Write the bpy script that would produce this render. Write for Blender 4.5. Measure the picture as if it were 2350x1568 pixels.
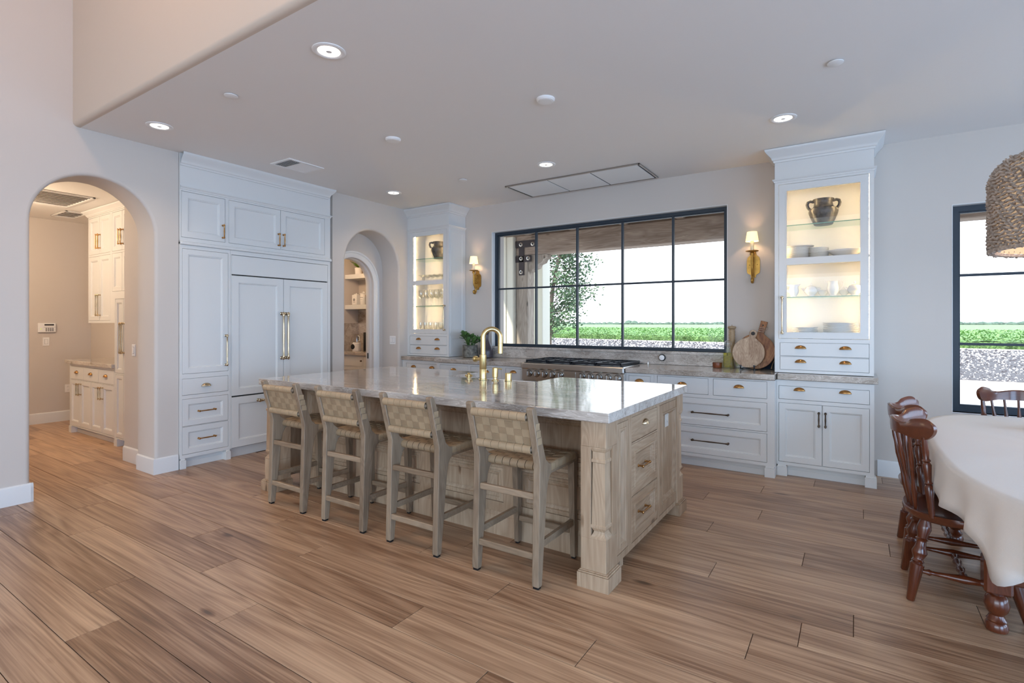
import bpy, bmesh, math, random
from math import sin, cos, pi, radians, sqrt
from mathutils import Vector, Matrix, Euler
for o in list(bpy.data.objects): bpy.data.objects.remove(o)
SC = bpy.context.scene; COL = SC.collection
rnd = random.Random(7)

# ---------------------------------------------------------------- camera
cam = bpy.data.cameras.new('camera'); camo = bpy.data.objects.new('camera', cam); COL.objects.link(camo)
cam.sensor_width = 36; cam.lens = 1200/2350*36; cam.shift_y = -41.33/2350; cam.clip_start = .05; cam.clip_end = 4000
camo.location = (0, 0, 1.404); camo.rotation_euler = (pi/2, 0, .581)
SC.camera = camo
# ---------------------------------------------------------------- world, sun, daylight, exposure
W = bpy.data.worlds.new('sky'); SC.world = W; W.use_nodes = True
nt = W.node_tree; nt.nodes.clear()
def nd(t, typ, **kw):
    n = t.nodes.new(typ)
    for k, v in kw.items(): setattr(n, k, v)
    return n
out = nd(nt, 'ShaderNodeOutputWorld'); bg = nd(nt, 'ShaderNodeBackground'); tc = nd(nt, 'ShaderNodeTexCoord')
sx = nd(nt, 'ShaderNodeSeparateXYZ'); rp = nd(nt, 'ShaderNodeValToRGB')
nt.links.new(tc.outputs['Generated'], sx.inputs[0]); nt.links.new(sx.outputs['Z'], rp.inputs[0])
rp.color_ramp.elements[0].position = 0.0; rp.color_ramp.elements[0].color = (.90, .95, 1, 1)
rp.color_ramp.elements[1].position = .75; rp.color_ramp.elements[1].color = (.55, .75, 1, 1)
nt.links.new(rp.outputs[0], bg.inputs[0]); bg.inputs[1].default_value = 2.9
nt.links.new(bg.outputs[0], out.inputs[0])
def light(name, kind, loc, rot, energy, color=(1, 1, 1), size=None, sizey=None, **kw):
    l = bpy.data.lights.new(name, kind); o = bpy.data.objects.new(name, l); COL.objects.link(o)
    l.energy = energy; l.color = color; o.location = loc; o.rotation_euler = rot
    if kind == 'AREA':
        l.shape = 'RECTANGLE'; l.size = size; l.size_y = sizey or size
    for k, v in kw.items(): setattr(l, k, v)
    return o
light('sun', 'SUN', (0, 20, 30), (radians(38), radians(-22), 0), 6.0, (1, .92, .76), angle=radians(1.5))
SKYC = (.30, .58, 1.0)
light('daylight_patio_doors', 'AREA', (-.9, -5.05, 1.45), (radians(62), 0, 0), 120, (.5, .74, 1.0), 6.0, 2.6, spread=radians(140))
light('daylight_side_doors', 'AREA', (4.45, -2.0, 1.35), (radians(80), 0, radians(90)), 330, SKYC, 5.0, 2.5)
light('daylight_dining_windows', 'AREA', (4.45, 3.2, 1.5), (radians(90), 0, radians(90)), 110, SKYC, 4.2, 2.1)
for x_ in (-3.3, -1.7): light('vault_cove_lamp', 'POINT', (x_, .80, 4.55), (0, 0, 0), 27, (1, .60, .36), shadow_soft_size=.12)
SC.view_settings.view_transform = 'Standard'; SC.view_settings.look = 'None'
SC.view_settings.gamma = 1; SC.view_settings.use_curve_mapping = False
SC.view_settings.exposure = -.05
SC.cycles.use_denoising = True; SC.cycles.max_bounces = 9; SC.cycles.diffuse_bounces = 5; SC.cycles.glossy_bounces = 4
SC.cycles.transparent_max_bounces = 16; SC.cycles.caustics_reflective = False; SC.cycles.caustics_refractive = False
SC.cycles.sample_clamp_indirect = 6

# ---------------------------------------------------------------- mesh helper
class MB:
    def __init__(s): s.v = []; s.f = []; s.M = Matrix()
    def add(s, vs, fs):
        b = len(s.v); s.v += [tuple(s.M @ Vector(p)) for p in vs]; s.f += [tuple(i+b for i in f) for f in fs]; return s
    def box(s, x0, x1, y0, y1, z0, z1, c=0.0):
        if x0 > x1: x0, x1 = x1, x0
        if y0 > y1: y0, y1 = y1, y0
        if z0 > z1: z0, z1 = z1, z0
        if c <= 0:
            vs = [(x, y, z) for z in (z0, z1) for y in (y0, y1) for x in (x0, x1)]
            return s.add(vs, [(0, 2, 3, 1), (4, 5, 7, 6), (0, 1, 5, 4), (2, 6, 7, 3), (0, 4, 6, 2), (1, 3, 7, 5)])
        c = min(c, (x1-x0)*.45, (y1-y0)*.45, (z1-z0)*.45); vs = []; ix = {}
        for a in range(3):
            for sx_ in (0, 1):
                for sy_ in (0, 1):
                    for sz_ in (0, 1):
                        o = [c, c, c]; o[a] = 0
                        ix[(a, sx_, sy_, sz_)] = len(vs)
                        vs.append((x1-o[0] if sx_ else x0+o[0], y1-o[1] if sy_ else y0+o[1], z1-o[2] if sz_ else z0+o[2]))
        fs = []
        for a in range(3):
            u, w = [i for i in range(3) if i != a]
            for t in (0, 1):
                q = []
                for (p, r) in ((0, 0), (1, 0), (1, 1), (0, 1)):
                    k = [0, 0, 0]; k[a] = t; k[u] = p; k[w] = r; q.append(ix[(a, *k)])
                fs.append(q)
        for a in range(3):                      # edges parallel to axis a join faces u and w
            u, w = [i for i in range(3) if i != a]
            for p in (0, 1):
                for r in (0, 1):
                    k0 = [0, 0, 0]; k0[u] = p; k0[w] = r; k1 = list(k0); k1[a] = 1
                    fs.append((ix[(u, *k0)], ix[(u, *k1)], ix[(w, *k1)], ix[(w, *k0)]))
        for k in [(i, j, l) for i in (0, 1) for j in (0, 1) for l in (0, 1)]:
            fs.append((ix[(0, *k)], ix[(1, *k)], ix[(2, *k)]))
        return s.add(vs, fs)
    def rings(s, rs, closed=True, cap0=True, cap1=True):
        n = len(rs[0]); vs = [p for r in rs for p in r]; fs = []
        for i in range(len(rs)-1):
            for j in range(n if closed else n-1):
                k = (j+1) % n
                fs.append((i*n+j, i*n+k, (i+1)*n+k, (i+1)*n+j))
        if closed and cap0: fs.append(tuple(range(n))[::-1])
        if closed and cap1: fs.append(tuple((len(rs)-1)*n+j for j in range(n)))
        return s.add(vs, fs)
    def lathe(s, prof, seg=20, M=None, cap0=True, cap1=True):
        old = s.M
        if M is not None: s.M = s.M @ M
        s.rings([[(max(r, 1e-5)*cos(2*pi*j/seg), max(r, 1e-5)*sin(2*pi*j/seg), z) for j in range(seg)] for r, z in prof], True, cap0, cap1)
        s.M = old; return s
    def cyl(s, x, y, z0, z1, r, seg=20, r1=None):
        return s.lathe([(r, z0), (r if r1 is None else r1, z1)], seg, Matrix.Translation((x, y, 0)))
    def turn(s, p0, p1, prof, seg=16):         # prof: (r, t) with t 0..1 along p0->p1
        p0 = Vector(p0); p1 = Vector(p1); d = p1-p0; L = d.length
        M = Matrix.Translation(p0) @ d.to_track_quat('Z', 'Y').to_matrix().to_4x4()
        return s.lathe([(r, t*L) for r, t in prof], seg, M)
    def tube(s, path, r, seg=10, cap=True):
        P = [Vector(p) for p in path]; rs = []
        n0 = None
        for i, p in enumerate(P):
            t = (P[min(i+1, len(P)-1)] - P[max(i-1, 0)]).normalized()
            if n0 is None:
                n0 = t.orthogonal().normalized()
            else:
                n0 = (n0 - t*n0.dot(t)).normalized()
            b = t.cross(n0); rr = r[i] if isinstance(r, (list, tuple)) else r
            rs.append([tuple(p + (n0*cos(2*pi*j/seg) + b*sin(2*pi*j/seg))*rr) for j in range(seg)])
        return s.rings(rs, True, cap, cap)
    def strip(s, path, side, w, t):            # flat band of width w (along side) and thickness t following path
        P = [Vector(p) for p in path]; sd = Vector(side).normalized(); rs = []
        for i, p in enumerate(P):
            tg = (P[min(i+1, len(P)-1)] - P[max(i-1, 0)]).normalized(); n = tg.cross(sd).normalized()
            rs.append([tuple(p + sd*a*w/2 + n*b*t/2) for a, b in ((-1, -1), (1, -1), (1, 1), (-1, 1))])
        return s.rings(rs)
    def prism(s, poly, d0, d1, axis='x'):      # poly: list of 2D points; axis: extrusion axis
        def mk(a, d):
            return {'x': (d, a[0], a[1]), 'y': (a[0], d, a[1]), 'z': (a[0], a[1], d)}[axis]
        n = len(poly)
        return s.add([mk(a, d0) for a in poly]+[mk(a, d1) for a in poly],
                     [tuple(range(n))[::-1], tuple(range(n, 2*n))]+[(i, (i+1) % n, n+(i+1) % n, n+i) for i in range(n)])
    def panel(s, x0, x1, z0, z1, y=0., w=.055, t=.022, rec=.014, big=False):   # framed recessed door, front facing -y
        pr = [(0, t), (0, .0015), (.0015, 0), (w-.003, 0), (w, rec*.35), (w+.005, rec*.4), (w+.011, rec)]
        if big: pr = [(0, t), (0, .0015), (.0015, 0), (w-.006, 0), (w-.004, -.004), (w+.004, -.004), (w+.008, .003), (w+.013, .004), (w+.030, rec-.002), (w+.032, rec)]
        rs = []
        for i, d in pr: rs.append([(x0+i, y+d, z0+i), (x1-i, y+d, z0+i), (x1-i, y+d, z1-i), (x0+i, y+d, z1-i)])
        return s.rings(rs)
    def frame(s, x0, x1, z0, z1, holes, y=0., t=.02):              # face frame facing -y with rectangular openings
        xs = sorted({x0, x1, *[h[0] for h in holes], *[h[1] for h in holes]}); zs = sorted({z0, z1, *[h[2] for h in holes], *[h[3] for h in holes]})
        def inside(x, z): return x0 < x < x1 and z0 < z < z1 and not any(h[0] < x < h[1] and h[2] < z < h[3] for h in holes)
        nx, nz = len(xs), len(zs)
        vs = [(x, yy, z) for yy in (y, y+t) for z in zs for x in xs]; I = lambda i, k, b=0: b*nx*nz + k*nx + i
        fs = []
        cell = {(i, k): inside((xs[i]+xs[i+1])/2, (zs[k]+zs[k+1])/2) for i in range(nx-1) for k in range(nz-1)}
        for (i, k), on in cell.items():
            if not on: continue
            fs.append((I(i, k), I(i+1, k), I(i+1, k+1), I(i, k+1))); fs.append((I(i, k, 1), I(i, k+1, 1), I(i+1, k+1, 1), I(i+1, k, 1)))
            for di, dk, a, b in ((-1, 0, (i, k), (i, k+1)), (1, 0, (i+1, k), (i+1, k+1)), (0, -1, (i, k), (i+1, k)), (0, 1, (i, k+1), (i+1, k+1))):
                if not cell.get((i+di, k+dk), False): fs.append((I(*a), I(*b), I(*b, 1), I(*a, 1)))
        return s.add(vs, fs)
    def crown(s, prof, x0, x1, yf, yb, left=True, right=True):     # moulding; prof (out, z): projects to -y, returns along the sides
        rs = []
        for o, z in prof:
            r = []
            if left: r += [(x0-o, yb, z)]
            r += [(x0-(o if left else 0), yf-o, z), (x1+(o if right else 0), yf-o, z)]
            if right: r += [(x1+o, yb, z)]
            rs.append(r)
        s.rings(rs, False)
        top = rs[-1]; bot = rs[0]
        xl, xr = top[0][0], top[-1][0]
        s.add(top + [(xr, yb, prof[-1][1]), (xl, yb, prof[-1][1])], [tuple(range(len(top)+2))])
        xl, xr = bot[0][0], bot[-1][0]
        s.add(bot + [(xr, yb, prof[0][1]), (xl, yb, prof[0][1])], [tuple(range(len(bot)+2))[::-1]])
        return s
def T(x=0, y=0, z=0, rx=0, ry=0, rz=0, s=1): return Matrix.Translation((x, y, z)) @ Euler((rx, ry, rz)).to_matrix().to_4x4() @ Matrix.Scale(s, 4)
def obj(name, mb, m, parent=None, loc=None, rz=None, smooth=.6, recalc=True):
    me = bpy.data.meshes.new(name); me.from_pydata(mb.v, [], mb.f)
    if recalc:
        b = bmesh.new(); b.from_mesh(me); bmesh.ops.recalc_face_normals(b, faces=b.faces); b.to_mesh(me); b.free()
    if smooth:
        me.polygons.foreach_set('use_smooth', [True]*len(me.polygons)); me.set_sharp_from_angle(angle=smooth)
    me.materials.append(m); o = bpy.data.objects.new(name, me); COL.objects.link(o)
    if parent: o.parent = parent
    if loc is not None: o.location = loc
    if rz is not None: o.rotation_euler.z = rz
    return o
def tag(o, label=None, cat=None, group=None, kind=None):
    for k, v in (('label', label), ('category', cat), ('group', group), ('kind', kind)):
        if v: o[k] = v
    return o
def thing(name, label, cat, loc=(0, 0, 0), rz=0, group=None):
    o = bpy.data.objects.new(name, None); COL.objects.link(o); o.empty_display_size = .1
    o.location = loc; o.rotation_euler = (0, 0, rz); return tag(o, label, cat, group)
def struct(o): o['kind'] = 'structure'; return o
def kids(o): return [c for c in bpy.data.objects if c.parent == o]
def copy_tree(o, parent=None):
    c = o.copy(); COL.objects.link(c)
    if parent is not None: c.parent = parent
    for ch in o.children: copy_tree(ch, c)
    return c
def dup(o, loc, rz=None, label=None, group=None, s=None):
    c = copy_tree(o); c.location = loc
    if rz is not None: c.rotation_euler.z = rz
    if label: c['label'] = label
    if group: c['group'] = group
    if s: c.scale = (s, s, s)
    return c
ORD = ['first', 'second', 'third', 'fourth', 'fifth', 'sixth', 'seventh', 'eighth', 'ninth', 'tenth', 'eleventh', 'twelfth', 'thirteenth', 'fourteenth', 'fifteenth', 'sixteenth']

# ---------------------------------------------------------------- materials
def srgb(r, g, b): return tuple(((c/255)/12.92 if c/255 <= .04045 else ((c/255+.055)/1.055)**2.4) for c in (r, g, b)) + (1,)
def mat(name, col, rough=.5, metal=0., bump=0., bscale=60., emit=None, estr=0., trans=0., ior=1.45, alpha=1., coat=0., sheen=0., var=0., vscale=8., sub=0.):
    m = bpy.data.materials.new(name); m.use_nodes = True; t = m.node_tree; b = t.nodes['Principled BSDF']
    b.inputs['Base Color'].default_value = col; b.inputs['Roughness'].default_value = rough; b.inputs['Metallic'].default_value = metal
    b.inputs['IOR'].default_value = ior; b.inputs['Transmission Weight'].default_value = trans; b.inputs['Coat Weight'].default_value = coat; b.inputs['Coat Roughness'].default_value = .08
    if sheen: b.inputs['Sheen Weight'].default_value = sheen
    if emit: b.inputs['Emission Color'].default_value = emit; b.inputs['Emission Strength'].default_value = estr
    if bump or var:
        c = nd(t, 'ShaderNodeTexCoord')
    if bump:
        n = nd(t, 'ShaderNodeTexNoise'); n.inputs['Scale'].default_value = bscale; n.inputs['Detail'].default_value = 4
        bp_ = nd(t, 'ShaderNodeBump'); bp_.inputs['Strength'].default_value = bump; bp_.inputs['Distance'].default_value = .01
        t.links.new(c.outputs['Object'], n.inputs['Vector']); t.links.new(n.outputs[0], bp_.inputs['Height']); t.links.new(bp_.outputs[0], b.inputs['Normal'])
    if var:
        n = nd(t, 'ShaderNodeTexNoise'); n.inputs['Scale'].default_value = vscale; n.inputs['Detail'].default_value = 6
        r = nd(t, 'ShaderNodeValToRGB'); r.color_ramp.elements[0].position = .3; r.color_ramp.elements[1].position = .7
        r.color_ramp.elements[0].color = tuple(x*(1-var) for x in col[:3])+(1,); r.color_ramp.elements[1].color = tuple(min(1, x*(1+var)) for x in col[:3])+(1,)
        t.links.new(c.outputs['Object'], n.inputs['Vector']); t.links.new(n.outputs[0], r.inputs[0]); t.links.new(r.outputs[0], b.inputs['Base Color'])
    return m
def wood(name, dark, light_, axis='X', rough=.45, scale=1., tone=.18, knots=True, bump=.06, coat=0., contrast=1., shift=None, wts=(.42, .16, .62), fx=90., ring_=(.55, 3.6, 34.), fs=3.):
    m = bpy.data.materials.new(name); m.use_nodes = True; t = m.node_tree; b = t.nodes['Principled BSDF']; L = t.links.new
    b.inputs['Roughness'].default_value = rough; b.inputs['Coat Weight'].default_value = coat; b.inputs['Coat Roughness'].default_value = .12
    c = nd(t, 'ShaderNodeTexCoord'); oi = nd(t, 'ShaderNodeObjectInfo')
    off = nd(t, 'ShaderNodeVectorMath', operation='SCALE'); off.inputs[0].default_value = (17.3, 9.1, 5.7); L(oi.outputs['Random'], off.inputs['Scale'])
    add = nd(t, 'ShaderNodeVectorMath', operation='ADD'); L(c.outputs['Object'], add.inputs[0]); L(off.outputs[0], add.inputs[1])
    def noise(st, det, dist=0., cross=1.):
        mp = nd(t, 'ShaderNodeMapping'); k = [cross*scale]*3; k['XYZ'.index(axis)] = st*scale; mp.inputs['Scale'].default_value = k; L(add.outputs[0], mp.inputs[0])
        n = nd(t, 'ShaderNodeTexNoise'); n.inputs['Scale'].default_value = 1; n.inputs['Detail'].default_value = det; n.inputs['Distortion'].default_value = dist
        L(mp.outputs[0], n.inputs['Vector']); return n.outputs[0]
    fine = noise(fs, 6, .3, fx); big = noise(.9, 3, .6, 5.)
    # growth rings: bands of a slow warped field
    ring = nd(t, 'ShaderNodeMath', operation='MULTIPLY'); L(noise(ring_[0], 2, .35, ring_[1]), ring.inputs[0]); ring.inputs[1].default_value = ring_[2]
    fr = nd(t, 'ShaderNodeMath', operation='PINGPONG'); L(ring.outputs[0], fr.inputs[0]); fr.inputs[1].default_value = 1.
    def mad(a, k, c_):
        n = nd(t, 'ShaderNodeMath', operation='MULTIPLY_ADD'); L(a, n.inputs[0]); n.inputs[1].default_value = k
        if isinstance(c_, float): n.inputs[2].default_value = c_
        else: L(c_, n.inputs[2])
        return n.outputs[0]
    s_ = mad(fine, wts[0]*contrast, -.04-tone*.34+(.5*(1-contrast) if shift is None else shift)); s_ = mad(fr.outputs[0], wts[1]*contrast, s_); s_ = mad(big, wts[2]*contrast, s_)
    if knots:
        mp = nd(t, 'ShaderNodeMapping'); k = [6.5*scale]*3; k['XYZ'.index(axis)] = 2.3*scale; mp.inputs['Scale'].default_value = k; L(add.outputs[0], mp.inputs[0])
        vo = nd(t, 'ShaderNodeTexVoronoi'); vo.inputs['Scale'].default_value = 1.; L(mp.outputs[0], vo.inputs['Vector'])
        kr = nd(t, 'ShaderNodeMapRange'); L(vo.outputs['Distance'], kr.inputs[0]); kr.inputs[1].default_value = .03; kr.inputs[2].default_value = .17; kr.inputs[3].default_value = -.5; kr.inputs[4].default_value = 0
        sel = nd(t, 'ShaderNodeSeparateColor'); L(vo.outputs['Color'], sel.inputs[0])
        gt = nd(t, 'ShaderNodeMath', operation='GREATER_THAN'); L(sel.outputs[0], gt.inputs[0]); gt.inputs[1].default_value = .74
        kk = nd(t, 'ShaderNodeMath', operation='MULTIPLY'); L(kr.outputs[0], kk.inputs[0]); L(gt.outputs[0], kk.inputs[1])
        ad = nd(t, 'ShaderNodeMath', operation='ADD'); L(kk.outputs[0], ad.inputs[0]); L(s_, ad.inputs[1]); s_ = ad.outputs[0]
    s_ = mad(oi.outputs['Random'], tone, s_)
    r = nd(t, 'ShaderNodeValToRGB'); e = r.color_ramp.elements; e[0].position = .15; e[0].color = tuple(x*.45 for x in dark[:3])+(1,)
    e[1].position = .92; e[1].color = light_; q = e.new(.42); q.color = dark
    L(s_, r.inputs[0]); L(r.outputs[0], b.inputs['Base Color'])
    if bump:
        bp_ = nd(t, 'ShaderNodeBump'); bp_.inputs['Strength'].default_value = bump; bp_.inputs['Distance'].default_value = .004; L(fine, bp_.inputs['Height']); L(bp_.outputs[0], b.inputs['Normal'])
    return m
def stone(name, cols, rough=.12, stretch=(1.2, 5., 5.), scale=1.):
    m = bpy.data.materials.new(name); m.use_nodes = True; t = m.node_tree; b = t.nodes['Principled BSDF']; L = t.links.new
    b.inputs['Roughness'].default_value = rough; b.inputs['Coat Weight'].default_value = .25; b.inputs['Coat Roughness'].default_value = .04
    c = nd(t, 'ShaderNodeTexCoord'); mp = nd(t, 'ShaderNodeMapping'); mp.inputs['Scale'].default_value = [k*scale for k in stretch]; mp.inputs['Rotation'].default_value = (.1, .12, .16); L(c.outputs['Object'], mp.inputs[0])
    n1 = nd(t, 'ShaderNodeTexNoise'); n1.inputs['Scale'].default_value = 1.1; n1.inputs['Detail'].default_value = 7; n1.inputs['Distortion'].default_value = 1.4; L(mp.outputs[0], n1.inputs['Vector'])
    n2 = nd(t, 'ShaderNodeTexNoise'); n2.inputs['Scale'].default_value = 5.; n2.inputs['Detail'].default_value = 8; n2.inputs['Distortion'].default_value = 2.2; L(mp.outputs[0], n2.inputs['Vector'])
    v = nd(t, 'ShaderNodeMath', operation='SUBTRACT'); L(n2.outputs[0], v.inputs[0]); v.inputs[1].default_value = .5
    a = nd(t, 'ShaderNodeMath', operation='ABSOLUTE'); L(v.outputs[0], a.inputs[0])
    vr = nd(t, 'ShaderNodeMapRange'); L(a.outputs[0], vr.inputs[0]); vr.inputs[1].default_value = 0; vr.inputs[2].default_value = .035; vr.inputs[3].default_value = .22; vr.inputs[4].default_value = 0
    s1 = nd(t, 'ShaderNodeMath', operation='MULTIPLY_ADD'); L(n2.outputs[0], s1.inputs[0]); s1.inputs[1].default_value = .35; L(vr.outputs[0], s1.inputs[2])
    s2 = nd(t, 'ShaderNodeMath', operation='MULTIPLY_ADD'); L(n1.outputs[0], s2.inputs[0]); s2.inputs[1].default_value = .75; L(s1.outputs[0], s2.inputs[2])
    r = nd(t, 'ShaderNodeValToRGB'); e = r.color_ramp.elements; e[0].position = .34; e[0].color = cols[0]; e[1].position = .82; e[1].color = cols[2]; q = e.new(.56); q.color = cols[1]
    L(s2.outputs[0], r.inputs[0]); L(r.outputs[0], b.inputs['Base Color']); return m
def glass_pane(name, tint=(1, 1, 1, 1), refl=.06, k=.10):
    m = bpy.data.materials.new(name); m.use_nodes = True; t = m.node_tree; t.nodes.clear(); L = t.links.new
    o = nd(t, 'ShaderNodeOutputMaterial'); mx = nd(t, 'ShaderNodeMixShader'); tr = nd(t, 'ShaderNodeBsdfTransparent'); gl = nd(t, 'ShaderNodeBsdfGlossy')
    lw = nd(t, 'ShaderNodeLayerWeight'); lw.inputs[0].default_value = .35; mu = nd(t, 'ShaderNodeMath', operation='MULTIPLY_ADD'); mu.inputs[1].default_value = k; mu.inputs[2].default_value = refl
    tr.inputs[0].default_value = tint; gl.inputs['Roughness'].default_value = .01
    L(lw.outputs['Facing'], mu.inputs[0]); L(mu.outputs[0], mx.inputs[0]); L(tr.outputs[0], mx.inputs[1]); L(gl.outputs[0], mx.inputs[2]); L(mx.outputs[0], o.inputs[0]); return m
def emis(name, col, s):
    m = bpy.data.materials.new(name); m.use_nodes = True; t = m.node_tree; t.nodes.clear()
    o = nd(t, 'ShaderNodeOutputMaterial'); e = nd(t, 'ShaderNodeEmission'); e.inputs[0].default_value = col; e.inputs[1].default_value = s; t.links.new(e.outputs[0], o.inputs[0]); return m
m_wall = mat('wall_paint', srgb(203, 195, 187), .75, bump=.05, bscale=40)
m_soffit = mat('soffit_warm_lit', srgb(204, 189, 174), .75, bump=.05, bscale=40)  # wall paint turned tan: warm vault light put into the colour
m_ceil = mat('ceiling_paint', srgb(232, 229, 226), .8, bump=.05, bscale=40)
m_white = mat('cabinet_lacquer', srgb(217, 217, 215), .30, bump=.01, bscale=200)
m_trim = mat('trim_paint', srgb(220, 220, 219), .4)
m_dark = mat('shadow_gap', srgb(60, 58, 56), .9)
m_floor = wood('oak_plank', srgb(136, 102, 76), srgb(204, 170, 137), 'X', .32, 1., .27, True, .10, contrast=1.1, shift=-.10, wts=(.70, .18, .36), fx=110., ring_=(.38, 4.6, 20.), fs=1.8)
m_joint = mat('plank_joint', srgb(80, 58, 42), .9)
m_knotty = wood('bleached_hickory', srgb(146, 118, 91), srgb(202, 179, 151), 'Z', .5, 1.5, .22, True, .08, contrast=.7)
m_knottyh = wood('bleached_hickory_horizontal', srgb(146, 118, 91), srgb(202, 179, 151), 'Y', .5, 1.5, .22, True, .08, contrast=.7)
m_stool = wood('washed_oak', srgb(112, 93, 74), srgb(176, 156, 131), 'Z', .5, 2.2, .18, False, .08, contrast=.6)
m_stoolx = wood('washed_oak_rail', srgb(116, 96, 75), srgb(180, 158, 132), 'X', .5, 2.2, .18, False, .08, contrast=.6)
m_leather = mat('woven_leather', srgb(164, 142, 113), .5, bump=.08, bscale=120, var=.10, vscale=14)
m_leather2 = mat('woven_leather_dark', srgb(148, 126, 99), .5, bump=.08, bscale=120, var=.10, vscale=14)
m_quartz = stone('island_quartzite', (srgb(128, 119, 110), srgb(178, 170, 161), srgb(212, 206, 199)), .10, (1.0, 6.5, 6.5))
m_quartzd = stone('counter_quartzite', (srgb(132, 120, 108), srgb(172, 162, 151), srgb(206, 198, 190)), .16, (2.2, 5., 5.))
m_splash = stone('backsplash_quartzite', (srgb(140, 128, 118), srgb(178, 168, 158), srgb(214, 208, 200)), .16, (1.6, 4, 3.2), 1.6)
m_brass = mat('satin_brass', srgb(212, 188, 134), .30, 1.)
m_abrass = mat('aged_brass', srgb(172, 128, 78), .30, 1.)
m_bronze = mat('dark_bronze', srgb(88, 74, 62), .38, 1.)
m_nickel = mat('warm_nickel', srgb(190, 170, 140), .25, 1.)
m_steel = mat('stainless_steel', srgb(196, 192, 186), .28, 1.)
m_iron = mat('cast_iron', srgb(34, 38, 44), .35)
m_frame = mat('window_frame_metal', srgb(42, 52, 62), .42)
m_pane = glass_pane('window_glass', (1, 1, 1, 1), .006, .05)
m_cabglass = glass_pane('cabinet_glass', (1, 1, 1, 1), .02)
m_shelfglass = glass_pane('shelf_glass', (.93, .98, .95, 1), .03)
m_glassedge = mat('green_glass_edge', srgb(96, 150, 130), .2)
m_crystal = glass_pane('clear_crystal', (.97, .98, .98, 1), .06, .55)
m_porc = mat('white_porcelain', srgb(236, 234, 230), .15, coat=.4)
m_fire = mat('white_fireclay', srgb(236, 238, 242), .12, coat=.5)
m_led = emis('warm_led', (1, .70, .36, 1), 120.)
m_can = emis('downlight_lens', (1, .90, .78, 1), 7.)
m_shade = mat('lamp_shade_fabric', srgb(250, 236, 190), .8, emit=(1, .78, .42, 1), estr=1.1)
m_bulb = emis('lamp_glow', (1, .93, .75, 1), 6.)
m_gilt = mat('gilt_iron', srgb(186, 142, 70), .42, .85, var=.2, vscale=30)
m_wax = mat('candle_sleeve', srgb(240, 228, 200), .6)
m_plastic = mat('white_plastic', srgb(236, 234, 232), .4)
m_black = mat('black_plastic', srgb(24, 24, 26), .35)
m_grey = mat('grey_plastic', srgb(128, 126, 124), .5)
m_cherry = wood('red_brown_maple', srgb(80, 36, 18), srgb(128, 66, 36), 'Y', .28, 2.4, .08, False, 0, .5, .5, .26)
m_cherryz = wood('red_brown_maple_turned', srgb(78, 34, 16), srgb(124, 62, 33), 'Z', .26, 2.4, .08, False, 0, .5, .5, .26)
m_linen = mat('linen_cloth', srgb(216, 211, 205), .9, bump=.25, bscale=420, sheen=.2)
m_rope = mat('woven_rope', srgb(176, 162, 150), .95, bump=.6, bscale=90, var=.32, vscale=60)
m_acacia = wood('acacia_board', srgb(120, 74, 44), srgb(196, 142, 92), 'Z', .5, 2.5, .05, False, .03)
m_mango = wood('pale_mango_board', srgb(150, 122, 98), srgb(206, 184, 156), 'Z', .55, 3.0, .05, False, .03, contrast=1.15)
m_oldwood = wood('turned_pale_wood', srgb(150, 124, 92), srgb(196, 172, 138), 'Z', .6, 3., .05, False, 0)
m_pot = mat('rough_stoneware', srgb(112, 110, 102), .85, bump=.8, bscale=26, var=.6, vscale=22)
m_leaf = mat('succulent_leaf', srgb(78, 112, 58), .45, var=.25, vscale=20)
m_leaf2 = mat('fern_leaf', srgb(96, 128, 50), .5, var=.3, vscale=20)
m_vase = mat('dark_glazed_clay', srgb(66, 58, 64), .28, var=.3, vscale=14)
m_urn = mat('mottled_glaze_urn', srgb(80, 77, 74), .25, var=.55, vscale=26, bump=.3, bscale=40)
m_oil = glass_pane('olive_oil', (.95, .86, .12, 1), .03)
m_bottle = glass_pane('bottle_glass', (.90, .95, .90, 1), .06, .3)
m_stucco = mat('exterior_stucco', srgb(226, 224, 210), .9, bump=.2, bscale=50)
m_timber = wood('weathered_timber', srgb(150, 132, 118), srgb(204, 188, 172), 'X', .85, 1.2, .1, True, .25)
m_timberz = wood('weathered_timber_post', srgb(140, 128, 116), srgb(198, 186, 172), 'Z', .85, 1.2, .1, True, .25)
m_ironp = mat('rusty_black_iron', srgb(58, 48, 50), .7)
m_dirt = mat('pale_dirt', srgb(204, 196, 190), .95, bump=.6, bscale=3, var=.14, vscale=1.2)
m_gravel = mat('gravel_ground', srgb(92, 88, 90), .95, bump=1., bscale=18, var=.35, vscale=9)
m_crop = mat('crop_leaf', srgb(118, 152, 92), .6, var=.35, vscale=1.5)
m_tree = mat('tree_leaf', srgb(84, 108, 78), .65, var=.3, vscale=3)
m_hedge = mat('distant_hedge', srgb(92, 112, 98), .9, var=.2, vscale=.2)
m_bark = mat('tree_bark', srgb(108, 98, 88), .9, var=.2)
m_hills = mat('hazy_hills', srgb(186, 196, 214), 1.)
m_mirror = mat('mirror_glass', srgb(150, 165, 180), .04, 1.)
# ================================================================ THE SETTING
XL, YB, ZC, YS = -5.439, 5.891, 3.048, 1.63
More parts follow.
